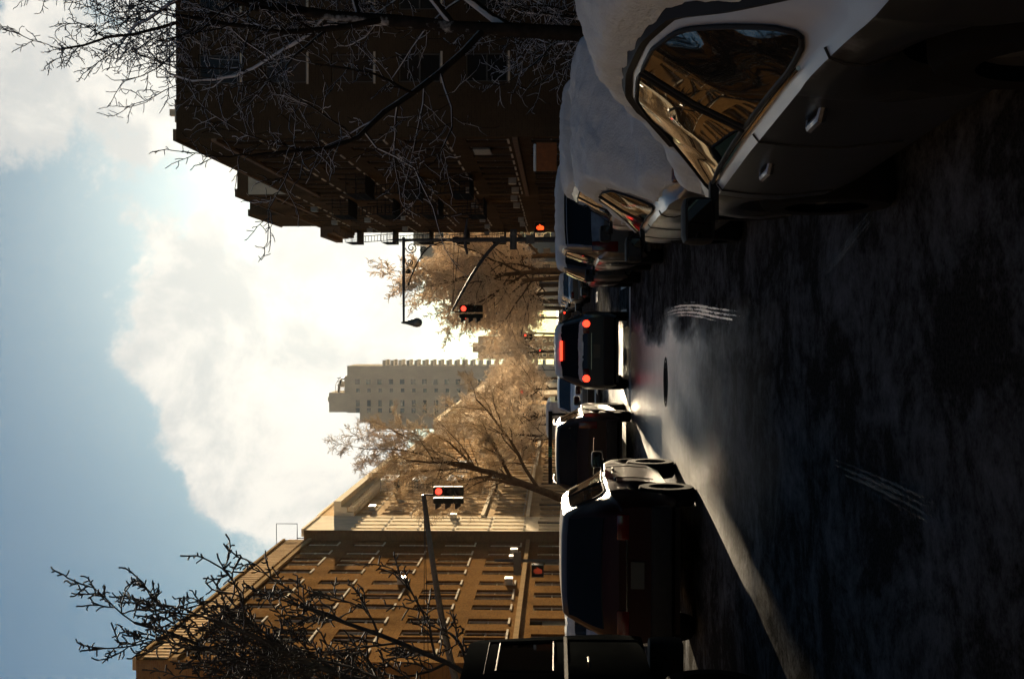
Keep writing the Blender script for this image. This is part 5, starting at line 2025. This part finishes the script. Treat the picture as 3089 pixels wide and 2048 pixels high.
# --- vans
def van(name, label, loc, rz, L, W, H, paint, zb, nose, win, group=None, snow=False):
    root = thing(name, label, 'van', loc, rz, group)
    top = [(0, H - 0.55), (0.03, H - 0.2), (0.15, H - 0.06), (0.4, H), (L - nose - 0.25, H), (L - nose, H - 0.12), (L - nose + 0.55, zb + 0.55), (L - 0.5, zb + 0.15), (L - 0.08, zb - 0.10), (L, zb - 0.35)]
    belt = [(0, zb), (L - nose, zb), (L - 0.4, zb - 0.05), (L, zb - 0.45)]
    c = Car(L, W, top, belt, plan=[(0, W * 0.47), (0.1, W * 0.495), (L - nose, W / 2), (L - 0.3, W * 0.48), (L, W * 0.40)], roofw=W / 2 * 0.90, wheels=(1.1, L - 1.1), wheel_r=0.40, sill=0.42)
    obj('body', c.body(), paint, root, True)
    for sg in (-1, 1):
        for a, b in win:
            g = obj('side_window', c.side_glass(a, b, sg, fr=(0.10, 0.72)), MT['car_glass'], root, True)
            rows = c.last
            loop = [r_[0] for r_ in rows] + rows[-1][1:] + [r_[-1] for r_ in rows[::-1]][1:] + rows[0][::-1][1:]
            t = MB()
            t.tube(loop, 0.014, 6)
            obj('window_trim', t, MT['chrome'], g, True)
    obj('windscreen', c.top_patch(L - nose + 0.02, L - nose + 0.52, 0.9), MT['car_glass'], root, True)
    for yw in c.wheels:
        for sg in (-1, 1):
            wheel(root, sg * (W / 2 - 0.14), yw, 0.40, 0.26, sg)
    for sg in (-1, 1):
        tl = MB()
        tl.box(sg * W * 0.43 - 0.06, sg * W * 0.43 + 0.06, -0.03, 0.06, 0.9, 1.35)
        obj('tail_lamp', tl, MT['red_lamp'], root, True, bevel=0.015)
        hm = MB()
        xs = sg * (W / 2 + 0.02)
        hm.tube([(xs - sg * 0.04, L - nose - 1.0, 1.15), (xs, L - nose - 0.97, 1.155), (xs, L - nose - 0.80, 1.155), (xs - sg * 0.04, L - nose - 0.77, 1.15)], 0.016, 8)
        obj('door_handle', hm, MT['chrome'], root, True)
        mm = MB()
        x0 = sg * (W / 2 + 0.18)
        mm.box(x0 - 0.10, x0 + 0.10, L - nose + 0.1, L - nose + 0.2, zb + 0.15, zb + 0.5)
        obj('mirror', mm, MT['black_plastic'], root, True, bevel=0.03)
        for yy in (1.9, 3.3, L - nose - 1.2, L - nose - 0.05):
            obj('door_seam', MB().tube([(sg * (W / 2 + 0.001), yy, 0.5), (sg * (W / 2 + 0.001), yy, zb)], 0.007, 4), MT['black_plastic'], root)
    bp = MB()
    bp.box(-W * 0.44, W * 0.44, -0.10, 0.10, 0.42, 0.66)
    obj('rear_bumper', bp, MT['black_plastic'], root, True, bevel=0.04)
    fb = MB()
    fb.box(-W * 0.42, W * 0.42, L - 0.10, L + 0.08, 0.40, 0.68)
    obj('front_bumper', fb, MT['black_plastic'], root, True, bevel=0.04)
    if snow:
        obj('roof_snow', snow_slab(c, 0.2, L - nose - 0.1, 0.12, 0.98, 81), MT['snow'], root, 'all')
    return root



# --- dark cab-over truck at the left edge, its cab pointing down the street
tk_ = thing('box_truck', 'tall dark cab over truck at the left edge with sunlit ground showing beneath', 'truck', (-3.93, 10.2, 0))
cabp = [(0.0, 0.90), (1.72, 0.90), (1.80, 1.20), (1.74, 1.55), (1.52, 2.42), (1.40, 2.50), (0.0, 2.50)]
cb = MB()
n_ = len(cabp)
cb.v = [(-1.02, y, z) for y, z in cabp] + [(1.02, y, z) for y, z in cabp]
cb.f = [tuple(range(n_)), tuple(range(2 * n_ - 1, n_ - 1, -1))] + [(i, (i + 1) % n_, n_ + (i + 1) % n_, n_ + i) for i in range(n_)]
obj('cab', cb, P_VAN, tk_, True, bevel=0.045)
for sg in (-1, 1):
    wp = [(0.42, 1.72), (1.42, 1.72), (1.33, 2.20), (0.42, 2.20)]
    wm = MB()
    wm.v = [(sg * 1.024, y, z) for y, z in wp] + [(sg * 1.010, y, z) for y, z in wp]
    wm.f = [(0, 1, 2, 3), (7, 6, 5, 4)] + [(i, (i + 1) % 4, 4 + (i + 1) % 4, 4 + i) for i in range(4)]
    g = obj('side_window', wm, MT['car_glass'], tk_)
    tm = MB()
    tm.tube([(sg * 1.026, y, z) for y, z in wp + wp[:1]], 0.012, 6)
    obj('window_trim', tm, MT['black_plastic'], g, True)
    hm = MB()
    hm.tube([(sg * 1.02, 0.55, 1.42), (sg * 1.06, 0.58, 1.425), (sg * 1.06, 0.74, 1.425), (sg * 1.02, 0.77, 1.42)], 0.014, 8)
    obj('door_handle', hm, MT['chrome'], tk_, True)
    ds = MB()
    ds.tube([(sg * 1.021, 0.34, 0.95), (sg * 1.021, 0.34, 2.3), (sg * 1.021, 1.40, 2.3), (sg * 1.021, 1.52, 1.6), (sg * 1.021, 1.52, 0.95)], 0.006, 4)
    obj('door_seam', ds, MT['black_plastic'], tk_)
    sm2 = MB()
    sm2.box(min(sg * 1.02, sg * 1.034), max(sg * 1.02, sg * 1.034), 0.05, 1.6, 1.60, 1.63)
    obj('side_moulding', sm2, MT['black_plastic'], tk_)
    mm = MB()
    mm.box(sg * 1.20 - 0.07, sg * 1.20 + 0.07, 1.62, 1.74, 1.65, 2.05)
    if sg < 0:
        m_ = obj('mirror', mm, MT['black_plastic'], tk_, True, bevel=0.02)
    ma = MB()
    ma.tube([(sg * 1.0, 1.55, 2.0), (sg * 1.2, 1.66, 2.0)], 0.015, 5)
    if sg < 0:
        obj('arm', ma, MT['black_plastic'], m_)
    for yw in (0.25, -4.3):
        wheel(tk_, sg * 0.88, yw, 0.42, 0.24, sg)
bpm = MB()
bpm.box(-0.98, 0.98, 1.62, 1.86, 0.52, 0.84)
obj('front_bumper', bpm, MT['black_plastic'], tk_, True, bevel=0.04)
chs = MB()
for x in (-0.42, 0.42):
    chs.box(x - 0.05, x + 0.05, -5.4, 1.7, 0.68, 0.86)
chs.box(-0.37, 0.37, -4.4, -4.2, 0.40, 0.55)
chs.box(-0.8, 0.8, 0.2, 0.3, 0.36, 0.48)
obj('chassis', chs, MT['black_plastic'], tk_)
bx_ = MB()
bx_.box(-1.06, 1.06, -5.5, -0.12, 0.95, 3.0)
obj('cargo_box', bx_, P_VAN, tk_, True, bevel=0.03)
van('white_van', 'white van with snowy roof waiting beyond the junction behind the dark cars', (-4.6, 60.0, 0), 0, 5.4, 1.95, 2.05, P_WHITE, 1.15, 1.0, [(0.5, 1.8), (2.0, 3.2), (3.4, 4.4)], snow=True)


# ------------------------------------------------------------------ winter haze
hz = MB()
hz.box(-170, 170, -60, 680, -1.0, 84.0)
hm_, hnt, hb_ = mat_new('haze_air')
hnt.nodes.remove(hb_)
pv = nd(hnt, 'ShaderNodeVolumePrincipled')
pv.inputs['Color'].default_value = (0.95, 0.93, 0.90, 1)
pv.inputs['Density'].default_value = 0.000035
pv.inputs['Anisotropy'].default_value = 0.35
hnt.links.new(pv.outputs[0], hnt.nodes['Material Output'].inputs['Volume'])
ho = obj('haze', hz, hm_)
ho['kind'] = 'stuff'
tag(ho, 'thin bright winter haze filling the street', 'haze')
